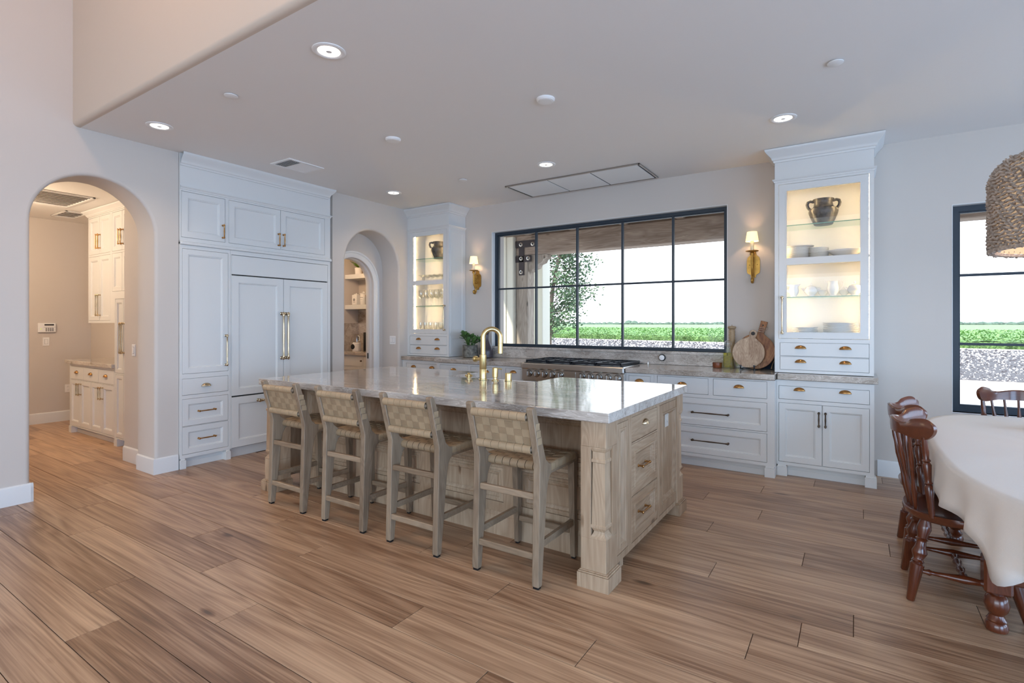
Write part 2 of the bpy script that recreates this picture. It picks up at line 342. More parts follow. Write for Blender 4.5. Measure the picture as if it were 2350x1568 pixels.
# ---- floor: a dark joint bed with the planks laid on it one by one
fl = struct(obj('floor', MB().box(-10.2, 4.7, -5.4, 6.3, -.06, -.004), m_joint, smooth=0))
JO = {0: -2.915, 1: -3.33, 2: -2.502, 3: -3.084, 4: -1.789, 5: -.96, 6: -1.561, 7: -.387, 8: -3.9, 9: -.007, 10: -.681, 11: .504, 12: -.259,
      13: -.838, 14: .177, 15: -.584, 16: -1.016, 17: .05, 18: -.657, 19: -1.4, 20: -.3, 21: -1.1, 22: .2, 23: -.7, -1: -2.2, -2: -1.5, -3: -2.9, -4: -2.0, -5: -3.3}
PL, PW, Y0P = 1.845, .2169, .845
full = None; nplank = 0
def plank(x0, x1, y0, y1):
    global full, nplank
    L = x1-x0
    if L > PL-.01 and y1-y0 > PW-.01:
        if full is None:
            full = obj('plank', MB().box(-PL/2+.0016, PL/2-.0016, -PW/2+.0016, PW/2-.0016, -.012, 0, .0009), m_floor, fl, smooth=0); o = full
        else:
            o = full.copy(); COL.objects.link(o)
    else:
        o = obj('plank', MB().box(-L/2+.0016, L/2-.0016, -(y1-y0)/2+.0016, (y1-y0)/2-.0016, -.012, 0, .0009), m_floor, fl, smooth=0)
    o.location = ((x0+x1)/2, (y0+y1)/2, 0); nplank += 1
for k, xj in JO.items():
    y0 = Y0P + k*PW; y1 = min(y0+PW, YB); 
    if y1-y0 < .03: continue
    xmin = -9.56 if 0 <= k <= 10 else (-5.44 if k < 14 else -7.4 if k > 15 else -6.0)
    xmax = 4.2
    x = xj
    while x > xmin: x -= PL
    while x < xmax-.02:
        a, b = max(x, xmin), min(x+PL, xmax); x += PL
        if b-a > .03: plank(a, b, y0, y1)
# the part of the room behind the camera and the pantry: same boards in one sheet, out of view
sheet = MB()
yy = Y0P - 6*PW
while yy > -5.2:
    sheet.box(-5.44, 4.2, yy-PW*2+.001, yy+PW-.001, -.012, 0); yy -= PW*3
tag(obj('plank_field', sheet, m_floor, fl, smooth=0), kind='stuff')
# ---- left wall with the arched openings
def arch_path(yc, r, zs, n=28):
    p = [(yc-r, 0., -1, 0), (yc-r, zs*.5, -1, 0)]
    for i in range(n+1):
        a = pi - pi*i/n; p.append((yc+r*cos(a), zs+r*sin(a), cos(a), sin(a)))
    p += [(yc+r, zs*.5, 1, 0), (yc+r, 0., 1, 0)]
    return p
def arch_wall(mb, y0, y1, zt, yc, r, zs, xf, xb, br=.028):
    P = arch_path(yc, r, zs); n = len(P); rs = []
    for i in range(6):
        a = pi/2*i/5; off = br*(1-sin(a)); dep = br*(1-cos(a))
        rs.append([(xf-dep, y+ny*off, z+nz*off) for y, z, ny, nz in P])
    rs.append([(xb, y, z) for y, z, _, _ in P])
    mb.rings(rs, False)
    F = [(y+ny*br, z+nz*br) for y, z, ny, nz in P]
    for x, Q in ((xf, F), (xb, [(y, z) for y, z, _, _ in P])):
        mid = [q for q in Q[2:-2]]
        yl, yr = mid[0][0], mid[-1][0]; zl = mid[0][1]
        mb.add([(x, y0, 0), (x, yl, 0), (x, yl, zl), (x, y0, zl)], [(0, 1, 2, 3)])
        mb.add([(x, y1, 0), (x, yr, 0), (x, yr, zl), (x, y1, zl)], [(0, 1, 2, 3)])
        mb.add([(x, y0, zl), (x, yl, zl), (x, yl, zt), (x, y0, zt)], [(0, 1, 2, 3)])
        mb.add([(x, y1, zl), (x, yr, zl), (x, yr, zt), (x, y1, zt)], [(0, 1, 2, 3)])
        for a, b in zip(mid[:-1], mid[1:]):
            mb.add([(x, *a), (x, *b), (x, b[0], zt), (x, a[0], zt)], [(0, 1, 2, 3)])
    return mb
XI = -5.79
w = MB(); w.box(XI, XL, -5.2, 1.20, 0, 5.0)
arch_wall(w, 1.20, 2.32, 3.05, 1.80, .4385, 2.225, XL, XI)
w.box(XI, XL, 1.20, 2.32, 3.05, 5.0)
w.box(XI, XL, 2.32, 2.442, 0, 3.2)
w.box(-6.15, XI, 2.40, 2.442, 0, 3.2)
w.box(XI, XL, 4.213, 4.34, 0, 3.2)
arch_wall(w, 4.34, 5.42, 3.2, 4.873, .467, 2.19, XL, -5.77)
w.box(XI, XL, 5.42, 6.2, 0, 3.2)
struct(obj('wall_left', w, m_wall))
# recess behind the built-ins
struct(obj('wall_recess', MB().box(-6.2, -6.12, 2.40, 4.3, 0, 3.2).box(-6.12, XI, 4.213, 4.26, 0, 3.2), m_wall, smooth=0))
# ---- back wall with two window openings, right wall, rear wall, soffit, ceilings
K = (-4.205, -1.133, 1.093, 2.668); D = (.700, 3.20, .63, 2.435)
w = MB(); w.frame(-5.79, 4.45, 0, 3.2, [K, D], YB, .30)
struct(obj('wall_back', w, m_wall, smooth=0))
w = MB(); w.M = T(4.2, 0, 0, rz=-pi/2); w.frame(-6.2, 5.2, 0, 5.0, [(-5.2, -1.2, .35, 2.55), (-.5, 4.6, .02, 2.65)], 0, .25); w.M = Matrix()
struct(obj('wall_right', w, m_wall, smooth=0))
w = MB(); w.M = T(0, -5.0, 0, rz=pi); w.frame(-4.45, 5.79, 0, 5.0, [(-2.1, 3.9, .02, 2.75), (-2.1, 3.9, 3.3, 4.5)], 0, .25); w.M = Matrix()
struct(obj('wall_rear', w, m_wall, smooth=0))
b_ = .035
prof = [(YS, 5.0)]+[(YS + b_*(1-cos(pi/2*i/5)), ZC + b_*(1-sin(pi/2*i/5))) for i in range(6)]+[(YS+.05, ZC), (YS+.05, 5.0)]
struct(obj('wall_soffit', MB().prism(prof, XL, 4.2, 'x'), m_soffit))
struct(obj('ceiling', MB().box(-5.79, 4.45, YS+.05, 6.2, ZC, 3.25).box(-5.79, 4.45, -5.25, YS+.05, 5.0, 5.2), m_ceil, smooth=0))
# ---- hall beyond the first arch
w = MB(); w.box(-9.75, -9.55, .4, 3.3, 0, 3.0)
w.box(-9.75, XI, .4, .6, 0, 3.0); w.box(-6.29, XI, 2.31, 2.40, 0, 2.88); w.box(-6.29, -6.21, 2.40, 3.1, 0, 2.88); w.box(-9.55, -6.29, 3.08, 3.2, 0, 2.88)
struct(obj('wall_hall', w, m_wall, smooth=0))
struct(obj('ceiling_hall', MB().box(-9.75, XI, .4, 3.3, 2.88, 3.0), m_ceil, smooth=0))
# ---- pantry beyond the second arch
w = MB(); w.box(-7.45, -7.35, 4.2, 6.4, 0, 3.0); w.box(-7.35, -5.79, 6.25, 6.4, 0, 3.0); w.box(-7.35, -6.15, 4.26, 4.32, 0, 3.0)
struct(obj('wall_pantry', w, m_wall, smooth=0))
struct(obj('ceiling_pantry', MB().box(-7.45, -5.79, 4.2, 6.4, 2.75, 2.85), m_ceil, smooth=0))
struct(obj('floor_pantry', MB().box(-7.35, -5.44, 4.3, 6.25, -.03, -.001), m_floor, smooth=0))
w = MB(); arch_wall(w, 4.33, 5.40, 2.9, 4.807, .362, 1.95, -5.772, -5.92, .002)
struct(obj('wall_niche', w, m_wall))
# arched casing of the pantry doorway
cas = MB(); P = arch_path(4.807, .362, 1.95)
def off(d, x): return [(x, y+ny*d, z+nz*d) for y, z, ny, nz in P]
cas.rings([off(-.002, -5.80), off(-.002, -5.758), off(.012, -5.750), off(.060, -5.750), off(.064, -5.738), off(.084, -5.738), off(.09, -5.744), off(.09, -5.772)], False)
d1 = struct(obj('door_1', cas, m_trim))
obj('jamb', MB().rings([off(-.004, -5.80), off(-.016, -5.82), off(-.016, -5.90), off(-.004, -5.92)], False), m_trim, d1)
obj('latch_plate', MB().box(-5.87, -5.85, 5.145, 5.152, .90, .98, .002), m_black, d1)
# ---- baseboards
def baseboard(name, pts):
    mb = MB()
    for (x0, y0), (x1, y1) in pts:
        d = Vector((x1-x0, y1-y0, 0)); L = d.length; a = math.atan2(d.y, d.x)
        mb.M = T(x0, y0, 0, rz=a)
        pr = [(0, 0), (-.016, 0), (-.016, .122), (-.013, .138), (-.006, .146), (0, .148)]
        mb.prism(pr, 0, L, 'x')
    mb.M = Matrix(); return struct(obj(name, mb, m_trim, smooth=.5))
baseboard('baseboard_left', [((XL, -5.0), (XL, 1.378)), ((XL, 2.2235), (XL, 2.436))])
baseboard('baseboard_arch', [((XI, 2.238), (XL+.0145, 2.238)), ((-6.29, 2.31), (XI, 2.31)), ((XL+.016, 1.3615), (XI, 1.3615))])
baseboard('baseboard_hall', [((-9.55, .62), (-9.55, 3.08))])
baseboard('baseboard_back', [((.17, YB), (4.2, YB))])
# ---- kitchen window
def window(name, x0, x1, z0, z1, yf, vx, hz, fw=.045, mw=.022, inner=True):
    f = MB(); f.frame(x0, x1, z0, z1, [(x0+fw, x1-fw, z0+fw, z1-fw)], yf, .07)
    f.frame(x0+fw, x1-fw, z0+fw, z1-fw, [(x0+fw+.012, x1-fw-.012, z0+fw+.012, z1-fw-.012)], yf+.02, .04)
    o = struct(obj(name, f, m_frame, smooth=0))
    for x in vx: obj('mullion', MB().box(x-mw/2, x+mw/2, yf+.005, yf+.05, z0+fw, z1-fw, .003), m_frame, o)
    for z in hz: obj('muntin', MB().box(x0+fw, x1-fw, yf+.012, yf+.046, z-mw/2, z+mw/2, .003), m_frame, o)
    xs = [x0+fw, *vx, x1-fw]; zs = [z0+fw, *hz, z1-fw]
    for a, b in zip(xs[:-1], xs[1:]):
        for c, d in zip(zs[:-1], zs[1:]):
            obj('pane', MB().box(a, b, yf+.028, yf+.032, c, d), m_pane, o, smooth=0)
    return o
win1 = window('window_1', K[0], K[1], K[2]-.02, K[3]+.0, 5.965, [-3.546, -2.943, -2.341, -1.735], [1.882], .042)
win2 = window('window_2', D[0], D[1], D[2], D[3], 5.965, [1.95], [1.826, 1.225], .055)
lin = MB(); lin.frame(K[0], K[1], K[2]+.001, K[3], [(K[0]+.006, K[1]-.006, K[2]+.001, K[3]-.006)], YB-.002, .078)
struct(obj('trim_3', lin, m_trim, smooth=0))
lin = MB(); lin.frame(D[0], D[1], D[2], D[3], [(D[0]+.006, D[1]-.006, D[2]+.006, D[3]-.006)], YB-.002, .078)
struct(obj('trim_4', lin, m_trim, smooth=0))
struct(obj('trim_1', MB().box(K[0]-.0, K[1]+.0, 5.862, 5.965, 1.062, 1.093, .003), m_splash))   # stone sill
struct(obj('trim_2', MB().box(D[0], D[1], YB-.0, 5.965, D[2]-.004, D[2]+.006, .002), m_trim))
# ================================================================ CABINETS
def cup_pull(par, x, z, y=0., m=None, a=.046, b=.030, d=.026, name='cup_pull'):
    mb = MB(); rs = []
    for sc in (1., .9):
        pass
    N, Mq = 14, 6
    for sc in (1., .88):
        R = []
        for i in range(Mq+1):
            ph = pi/2*i/Mq
            R.append([(x+a*sc*cos(pi*j/N), y-d*sc*sin(pi*j/N)*sin(ph), z+b*sc*sin(pi*j/N)*cos(ph)) for j in range(N+1)])
        mb.rings(R, False)
    mb.tube([(x+a*cos(pi*j/N), y-d*sin(pi*j/N), z) for j in range(N+1)], .0022, 6)
    return obj(name, mb, m or m_abrass, par, smooth=1.)
def bar_pull(par, x, z, L, vert=False, y=0., m=None, r=.0052, d=.032, name='bar_pull'):
    mb = MB(); e = [(x, z-L/2), (x, z+L/2)] if vert else [(x-L/2, z), (x+L/2, z)]
    for px, pz in e:
        mb.turn((px, y, pz), (px, y-d-r, pz), [(r*1.9, 0), (r*1.9, .08), (r*1.1, .16), (r*1.1, .7), (r*1.9, .8), (r*2., .9), (r*1.3, 1)], 10)
    k = .012; a, b = e
    dv = (0, k) if vert else (k, 0)
    mb.turn((a[0]-dv[0], y-d, a[1]-dv[1]), (b[0]+dv[0], y-d, b[1]+dv[1]), [(r*.6, 0), (r*1.5, .03), (r*1.5, .07), (r, .1), (r*1.0, .3), (r*1.25, .5), (r, .7), (r, .9), (r*1.5, .93), (r*1.5, .97), (r*.6, 1)], 10)
    return obj(name, mb, m or m_bronze, par, smooth=.7)
G = .0028
def front(par, kind, x0, x1, z0, z1, m=m_white, y=0., w=.055, name=None):
    mb = MB()
    if kind == 'slab': mb.box(x0+G, x1-G, y, y+.02, z0+G, z1-G, .002)
    else: mb.panel(x0+G, x1-G, z0+G, z1-G, y, w)
    return obj(name or ('drawer' if kind in ('slab', 'drawer') else 'door'), mb, m, par, smooth=.35)
def carcass(par, x0, x1, z0, z1, depth, holes, m=m_white, t=.021):
    mb = MB(); mb.frame(x0, x1, z0, z1, holes, 0, t)
    obj('face_frame', mb, m, par, smooth=0)
    return obj('carcass', MB().box(x0, x1, t+.001, depth, z0, z1), m, par, smooth=0)
def toe(par, x0, x1, h, depth, feet=(), m=m_white, back=.055, fw=.085):
    obj('toe_kick', MB().box(x0, x1, back, depth, .0, h-.001).box(x0, x1, back-.006, back, 0, h*.55), m, par, smooth=0)
    for fx in feet:
        mb = MB(); mb.box(fx-fw/2, fx+fw/2, -.012, back+.01, 0, .082, .001); mb.box(fx-fw/2+.003, fx+fw/2-.003, -.008, back+.01, .082, .090, .003); mb.box(fx-fw/2+.008, fx+fw/2-.008, -.002, back+.01, .09, h+.0)
        obj('foot', mb, m, par, smooth=.4)
CROWN = [(0, 0), (.010, .004), (.012, .018), (.022, .026), (.026, .040), (.030, .050), (.048, .070), (.066, .092), (.074, .102), (.078, .112), (.078, .122)]
BAND = [(0, 0), (.006, .003), (.008, .012), (.016, .020), (.020, .026), (.020, .032), (.004, .034)]
# ---- left wall run (local x = world Y, front faces +X)
LX, LR = -5.42, pi/2
def left(name, label, group=None): return thing(name, label, 'refrigerator' if name == 'refrigerator' else 'cabinet', (LX, 0, 0), LR, group)
c = left('pantry_cabinet', 'tall white pantry cupboard with one long door above three drawers, left of the refrigerator')
dz = (.133, .402), (.406, .672), (.707, .869), (.914, 2.130)
carcass(c, 2.446, 2.929, .10, 2.165, .60, [(2.466, 2.909, a, b) for a, b in dz])
front(c, 'drawer', 2.466, 2.909, *dz[0]); front(c, 'drawer', 2.466, 2.909, *dz[1]); front(c, 'slab', 2.466, 2.909, *dz[2])
front(c, 'door', 2.466, 2.909, *dz[3])
k3 = [o for o in bpy.data.objects if o.parent == c and o.name.startswith(('drawer', 'door'))]
bar_pull(k3[0], 2.69, .272, .15, m=m_abrass); bar_pull(k3[1], 2.69, .542, .15, m=m_abrass); cup_pull(k3[2], 2.69, .782, m=m_nickel); bar_pull(k3[3], 2.882, 1.13, .30, True, m=m_nickel, r=.0065)
toe(c, 2.446, 2.929, .10, .60, (2.472, 2.905), fw=.052)
f = left('refrigerator', 'large built-in refrigerator with white panelled double doors and freezer drawer below')
carcass(f, 2.931, 4.165, .10, 2.165, .60, [(2.943, 4.130, .100, 2.122)])
front(f, 'slab', 2.943, 4.130, 1.915, 2.120, name='grille_panel')
a = front(f, 'door', 2.943, 3.5365, .646, 1.908, w=.075); b = front(f, 'door', 3.5365, 4.130, .646, 1.908, w=.075)
g = front(f, 'door', 2.943, 4.130, .104, .636, w=.075, name='freezer_drawer')
bar_pull(a, 3.508, 1.265, .50, True, m=m_nickel, r=.0095, d=.045); bar_pull(b, 3.566, 1.265, .50, True, m=m_nickel, r=.0095, d=.045)
bar_pull(g, 3.54, .575, .62, False, m=m_nickel, r=.0095, d=.045)
obj('gap_shadow', MB().box(2.944, 4.129, .0175, .0205, .101, 2.121), m_dark, f, smooth=0)
obj('toe_kick', MB().box(2.931, 4.165, .055, .6, 0, .099), m_white, f, smooth=0)
c = left('wall_cupboard', 'white three-door upper cupboard with crown moulding over refrigerator, touching the ceiling')
up = [(2.458, 2.880), (2.914, 3.4985), (3.5025, 4.085)]
carcass(c, 2.446, 4.165, 2.167, 3.046, .58, [(x0, x1, 2.237, 2.684) for x0, x1 in up])
hs = (2.852, 3.470, 3.531)
for (x0, x1), hx in zip(up, hs):
    d = front(c, 'door', x0, x1, 2.237, 2.684, w=.06); bar_pull(d, hx, 2.345, .125, True, m=m_abrass)
mb = MB(); mb.box(2.446, 4.178, -.016, .03, 2.168, 2.196, .004); mb.box(2.446, 4.172, -.008, .03, 2.196, 2.206, .003)
obj('ledge_moulding', mb, m_white, c, smooth=.4)
mb = MB(); mb.crown([(o, z+2.700) for o, z in BAND], 2.446, 4.165, 0, .2, False, True); obj('band_moulding', mb, m_white, c, smooth=.5)
mb = MB(); mb.crown([(o*.95, z+2.925) for o, z in CROWN], 2.446, 4.128, 0, .2, False, True); obj('crown_moulding', mb, m_white, c, smooth=.5)
obj('filler_strip', MB().box(4.166, 4.212, .06, .58, .0, 3.046), m_white, c, smooth=0)
# ---- back wall base run (faces -Y)
BY = 5.275
def back(name, label, y=BY, cat='cabinet', group=None): return thing(name, label, cat, (0, y, 0), 0, group)
def base(label, x0, x1, y, fronts, feet, depth, name='base_cabinet'):
    c = back(name, label, y); carcass(c, x0, x1, .10, .884, depth, [q[1:5] for q in fronts])
    for q in fronts:
        d = front(c, q[0], *q[1:5])
        for h in q[5:]:
            if h[0] == 'cup': cup_pull(d, h[1], h[2])
            else: bar_pull(d, h[1], h[2], h[3], h[0] == 'v')
    toe(c, x0, x1, .10, depth, feet); return c
dp = YB-BY-.003
base('low white hutch base in the corner beside the arched pantry recess', -5.435, -4.665, 5.412, [('slab', -5.362, -4.700, .712, .842, ('cup', -5.217, .788), ('cup', -4.874, .788)), ('drawer', -5.362, -4.700, .42, .68, ('h', -5.03, .55, .2)), ('drawer', -5.362, -4.700, .128, .40, ('h', -5.03, .265, .2))], (-4.72,), YB-5.412-.003, 'hutch_base')
base('white drawer cabinet right of the corner hutch, behind the island faucet', -4.664, -3.585, BY, [('slab', -4.614, -4.133, .712, .860, ('cup', -4.375, .795)), ('slab', -4.094, -3.617, .712, .860, ('cup', -3.850, .795)), ('drawer', -4.614, -3.617, .415, .685, ('h', -4.11, .55, .32)), ('drawer', -4.614, -3.617, .128, .395, ('h', -4.11, .265, .32))], (-4.62,), dp)
base('narrow white base cabinet with one cup pull, immediately left of the range', -3.584, -3.302, BY, [('slab', -3.559, -3.333, .712, .860, ('cup', -3.445, .81)), ('door', -3.559, -3.333, .128, .685, ('v', -3.36, .58, .13))], (), dp)
base('narrow white base cabinet with one cup pull, immediately right of the range', -2.026, -1.725, BY, [('slab', -1.995, -1.760, .712, .860, ('cup', -1.878, .80)), ('door', -1.995, -1.760, .128, .685, ('v', -1.965, .58, .13))], (), dp)
base('wide white base cabinet with two deep bronze-handled drawers, right of the island', -1.724, -.612, BY, [('slab', -1.692, -1.190, .712, .872, ('cup', -1.44, .795)), ('slab', -1.146, -.674, .712, .872, ('cup', -.915, .800)), ('drawer', -1.692, -.674, .410, .678, ('h', -1.172, .536, .33)), ('drawer', -1.692, -.674, .130, .396, ('h', -1.172, .264, .33))], (-.652,), dp)
base('white hutch base with wide drawer over two doors, under the china hutch', -.611, .135, 5.412, [('slab', -.594, .103, .706, .832, ('cup', -.426, .792), ('cup', -.073, .792)), ('door', -.594, -.2465, .128, .674, ('v', -.272, .545, .115)), ('door', -.2465, .103, .128, .674, ('v', -.221, .545, .115))], (-.568, .110), YB-5.412-.003, 'hutch_base')
# ---- glass hutches
def hutch(label, sidepanel):
    x0, x1 = -.640, .136; c = back('glass_hutch', label, 5.52); de = YB-5.52-.004
    ho = [(-.606, .103, 1.262, 2.714), (-.597, .103, 1.100, 1.226), (-.597, .103, .970, 1.096)]
    mb = MB(); mb.frame(x0, x1, .944, 2.76, ho, 0, .021); obj('face_frame', mb, m_white, c, smooth=0)
    mb = MB(); mb.box(x0, x0+.018, .021, de, .944, 2.76); mb.box(x1-.018, x1, .021, de, .944, 2.76); mb.box(x0+.018, x1-.018, de-.012, de, .944, 2.76)
    mb.box(x0+.018, x1-.018, .022, de-.012, .944, 1.255); mb.box(x0+.018, x1-.018, .022, de-.012, 2.722, 2.76)
    mb.box(x0, x1, 0, de, 2.76, 3.046)
    obj('carcass', mb, m_white, c, smooth=0)
    obj('fixed_shelf', MB().box(x0+.018, x1-.018, .03, de-.012, 1.992, 2.012), m_white, c, smooth=0)
    d = MB(); d.frame(-.606+G, .103-G, 1.262+G, 2.714-G, [(-.540, .036, 1.322, 1.952), (-.540, .036, 2.016, 2.648)], 0, .021)
    do = obj('door', d, m_white, c, smooth=0)
    for z0, z1 in ((1.322, 1.952), (2.016, 2.648)): obj('pane', MB().box(-.538, .034, .008, .012, z0, z1), m_cabglass, do, smooth=0)
    obj('edge_bead', MB().frame(-.546, .042, 1.316, 2.654, [(-.540, .036, 1.322, 1.952), (-.540, .036, 2.016, 2.648)], -.002, .003), m_white, do, smooth=0)
    for z in (1.655, 2.330):
        s = obj('glass_shelf', MB().box(x0+.02, x1-.02, .034, de-.014, z-.008, z), m_shelfglass, c, smooth=0)
        obj('front_edge', MB().box(x0+.02, x1-.02, .0335, .035, z-.008, z), m_glassedge, s, smooth=0)
    for q in ho[1:]:
        dr = front(c, 'slab', *q); zz = q[2]+.072
        for px in (-.425, -.074): cup_pull(dr, px, zz)
    for x in (x0+.032, x1-.032):
        obj('led_strip', MB().box(x-.0012, x+.0012, .12, .128, 1.27, 2.715), m_led, c, smooth=0)
    mb = MB(); mb.crown([(o, z+2.735) for o, z in BAND], x0, x1, 0, de); obj('band_moulding', mb, m_white, c, smooth=.5)
    mb = MB(); mb.crown([(o*1.02, z+2.923) for o, z in CROWN], x0, x1, 0, de); obj('crown_moulding', mb, m_white, c, smooth=.5)
    for sgn in sidepanel:
        mb = MB(); mb.M = T(x1 if sgn > 0 else x0, 0, 0, rz=pi/2*sgn)
        L = de
        xs = (.03, L-.03) if sgn > 0 else (-L+.03, -.03)
        mb.panel(xs[0], xs[1], 1.27, 2.705, -.004, .045, .01, .006); mb.panel(xs[0], xs[1], .98, 1.235, -.004, .045, .01, .006)
        mb.M = Matrix(); obj('side_panel', mb, m_white, c, smooth=.35)
    return c, do
hR, doR = hutch('tall lit glass-door hutch at the right end, holding white china and an urn', (-1,))
bar_pull(doR, -.575, 1.483, .335, True, m=m_nickel, r=.0065)
hL, doL = hutch('tall lit glass-door hutch in the left corner, holding stemware and an urn', (1,))
hL.location.x = -4.799
bar_pull(doL, .070, 1.483, .335, True, m=m_nickel, r=.0065)
# ---- stone tops and splash
def slab(name, label, pts, z0, z1, m, cat='countertop'):
    mb = MB(); mb.prism(pts, z0+.002, z1-.002, 'z')
    mb2 = MB(); n = len(pts)
    o = obj(name, mb, m, smooth=0)
    bv = o.modifiers.new('edge', 'BEVEL'); bv.width = .003; bv.segments = 1; bv.limit_method = 'ANGLE'
    return tag(o, label, cat)
cz = (.886, .942)
slab('stone_counter', 'grey stone counter left of the range, carrying the succulent and dark vase', [(-5.437, 5.385), (-4.69, 5.385), (-4.69, 5.25), (-3.303, 5.25), (-3.303, 5.888), (-5.437, 5.888)], *cz, m_quartzd)
slab('stone_counter', 'grey stone counter right of the range, carrying oil bottle and cutting boards', [(-2.024, 5.25), (-.612, 5.25), (-.612, 5.888), (-2.024, 5.888)], *cz, m_quartzd)
slab('stone_counter', 'short grey stone counter projecting under the china hutch at right', [(-.602, 5.385), (.163, 5.385), (.163, 5.888), (-.608, 5.888), (-.608, 5.400)], *cz, m_quartzd)
mb = MB(); mb.frame(-4.66, -.645, .943, 1.061, [], 5.871, .018); tag(obj('stone_backsplash', mb, m_splash, smooth=0), 'low veined grey stone backsplash under the wide kitchen window', 'backsplash')
# ================================================================ RANGE
r = thing('gas_range', 'wide stainless steel gas range with ten round knobs under the kitchen window', 'range', (0, 5.235, 0))
mb = MB(); mb.box(-3.300, -2.028, .03, .632, .10, .90, .003); mb.box(-3.300, -2.028, -.02, .632, .872, .942, .012); mb.box(-3.298, -2.030, .0, .03, .74, .872, .003)
obj('body', mb, m_steel, r, smooth=.5)
obj('center_panel', MB().box(-2.735, -2.592, -.006, .002, .762, .862, .002), m_steel, r)
for i, x in enumerate((-3.196, -3.095, -2.993, -2.891, -2.787, -2.516, -2.417, -2.315, -2.209, -2.101)):
    k = obj('knob', MB().lathe([(.036, 0), (.036, .006), (.031, .010), (.029, .036), (.026, .042), (.0, .043)], 20, T(x, 0, .822, rx=pi/2)).box(x-.005, x+.005, -.052, -.036, .797, .847, .003), m_steel, r, smooth=.6)
    obj('bezel', MB().lathe([(.041, 0), (.041, .004), (.036, .005)], 20, T(x, -.0005, .822, rx=pi/2)), m_black, k)
for x0, x1 in ((-3.29, -2.74), (-2.73, -2.038)):
    d = obj('oven_door', MB().box(x0, x1, .004, .03, .20, .73, .004), m_steel, r)
    obj('oven_window', MB().box(x0+.12, x1-.12, .002, .006, .33, .58), m_black, d)
    obj('handle', MB().tube([(x0+.03, .004, .68), (x0+.03, -.04, .68), (x0+.05, -.05, .68), (x1-.05, -.05, .68), (x1-.03, -.04, .68), (x1-.03, .004, .68)], .012, 10), m_steel, d)
obj('kick_panel', MB().box(-3.29, -2.038, .04, .08, .0, .19), m_steel, r)
obj('cooktop_pan', MB().box(-3.28, -2.048, .02, .63, .942, .948, .002), m_iron, r)
nx = 4; gx0, gx1 = -3.262, -2.066; gw = (gx1-gx0)/nx
for i in range(nx):
    x0 = gx0+i*gw+.004; x1 = x0+gw-.008; y0, y1 = -.03+.055, .59
    g = MB(); zt = .978
    for (a, b, c, d) in ((x0, x1, y0, y0+.016), (x0, x1, y1-.016, y1), (x0, x0+.016, y0, y1), (x1-.016, x1, y0, y1), (x0, x1, (y0+y1)/2-.008, (y0+y1)/2+.008)):
        g.box(a, b, c, d, zt-.022, zt, .003)
    cx = (x0+x1)/2
    for cy in (y0+.15, y1-.15):
        for an in range(4):
            dx, dy = ((1, 0), (-1, 0), (0, 1), (0, -1))[an]
            ex = (x1-x0)/2-.01 if dx else .145
            g.box(cx+dx*.03-(.006 if dy else 0), cx+dx*ex+(.006 if dy else 0), cy+dy*.03-(.006 if dx else 0), cy+dy*ex+(.006 if dx else 0), zt-.016, zt+.002, .002)
    for px in (x0+.008, x1-.008):
        for py in (y0+.008, y1-.008): g.box(px-.008, px+.008, py-.008, py+.008, .948, zt-.02)
    gg = obj('grate', g, m_iron, r, smooth=.4)
    for cy in (y0+.15, y1-.15): obj('burner', MB().lathe([(.05, .948), (.05, .956), (.036, .958), (.036, .968), (0, .970)], 18, T(cx, cy, 0)), m_iron, gg)
# ================================================================ ISLAND
isl = thing('kitchen_island', 'pale knotty wood kitchen island with carved corner posts under a thick stone top', 'island', (0, 0, 0))
IX0, IX1, IY0, IY1 = -4.165, -1.10, 2.868, 3.965
b = MB(); b.box(IX0+.02, -3.045, IY0+.022, IY1-.02, .10, .884); b.box(-2.085, IX1-.022, IY0+.022, IY1-.02, .10, .884); b.box(-3.045, -2.085, IY0+.022, 3.495, .10, .884); b.box(-3.045, -2.085, 3.495, IY1-.02, .10, .635); b.box(IX0+.06, IX1-.08, IY0+.03, IY1-.06, .0, .10)
obj('body', b, m_knotty, isl, smooth=0)
# end wings carrying the posts
for xs, nm in (((IX1-.03, IX1), 'r'), ((IX0, IX0+.03), 'l')):
    obj('end_wing', MB().box(xs[0]-(.0 if nm == 'r' else -.0)+(-.006 if nm == 'r' else .0), xs[1]-(.024 if nm == 'r' else -.006), 2.69, IY0+.02, .085, .884), m_knotty, isl, smooth=0)
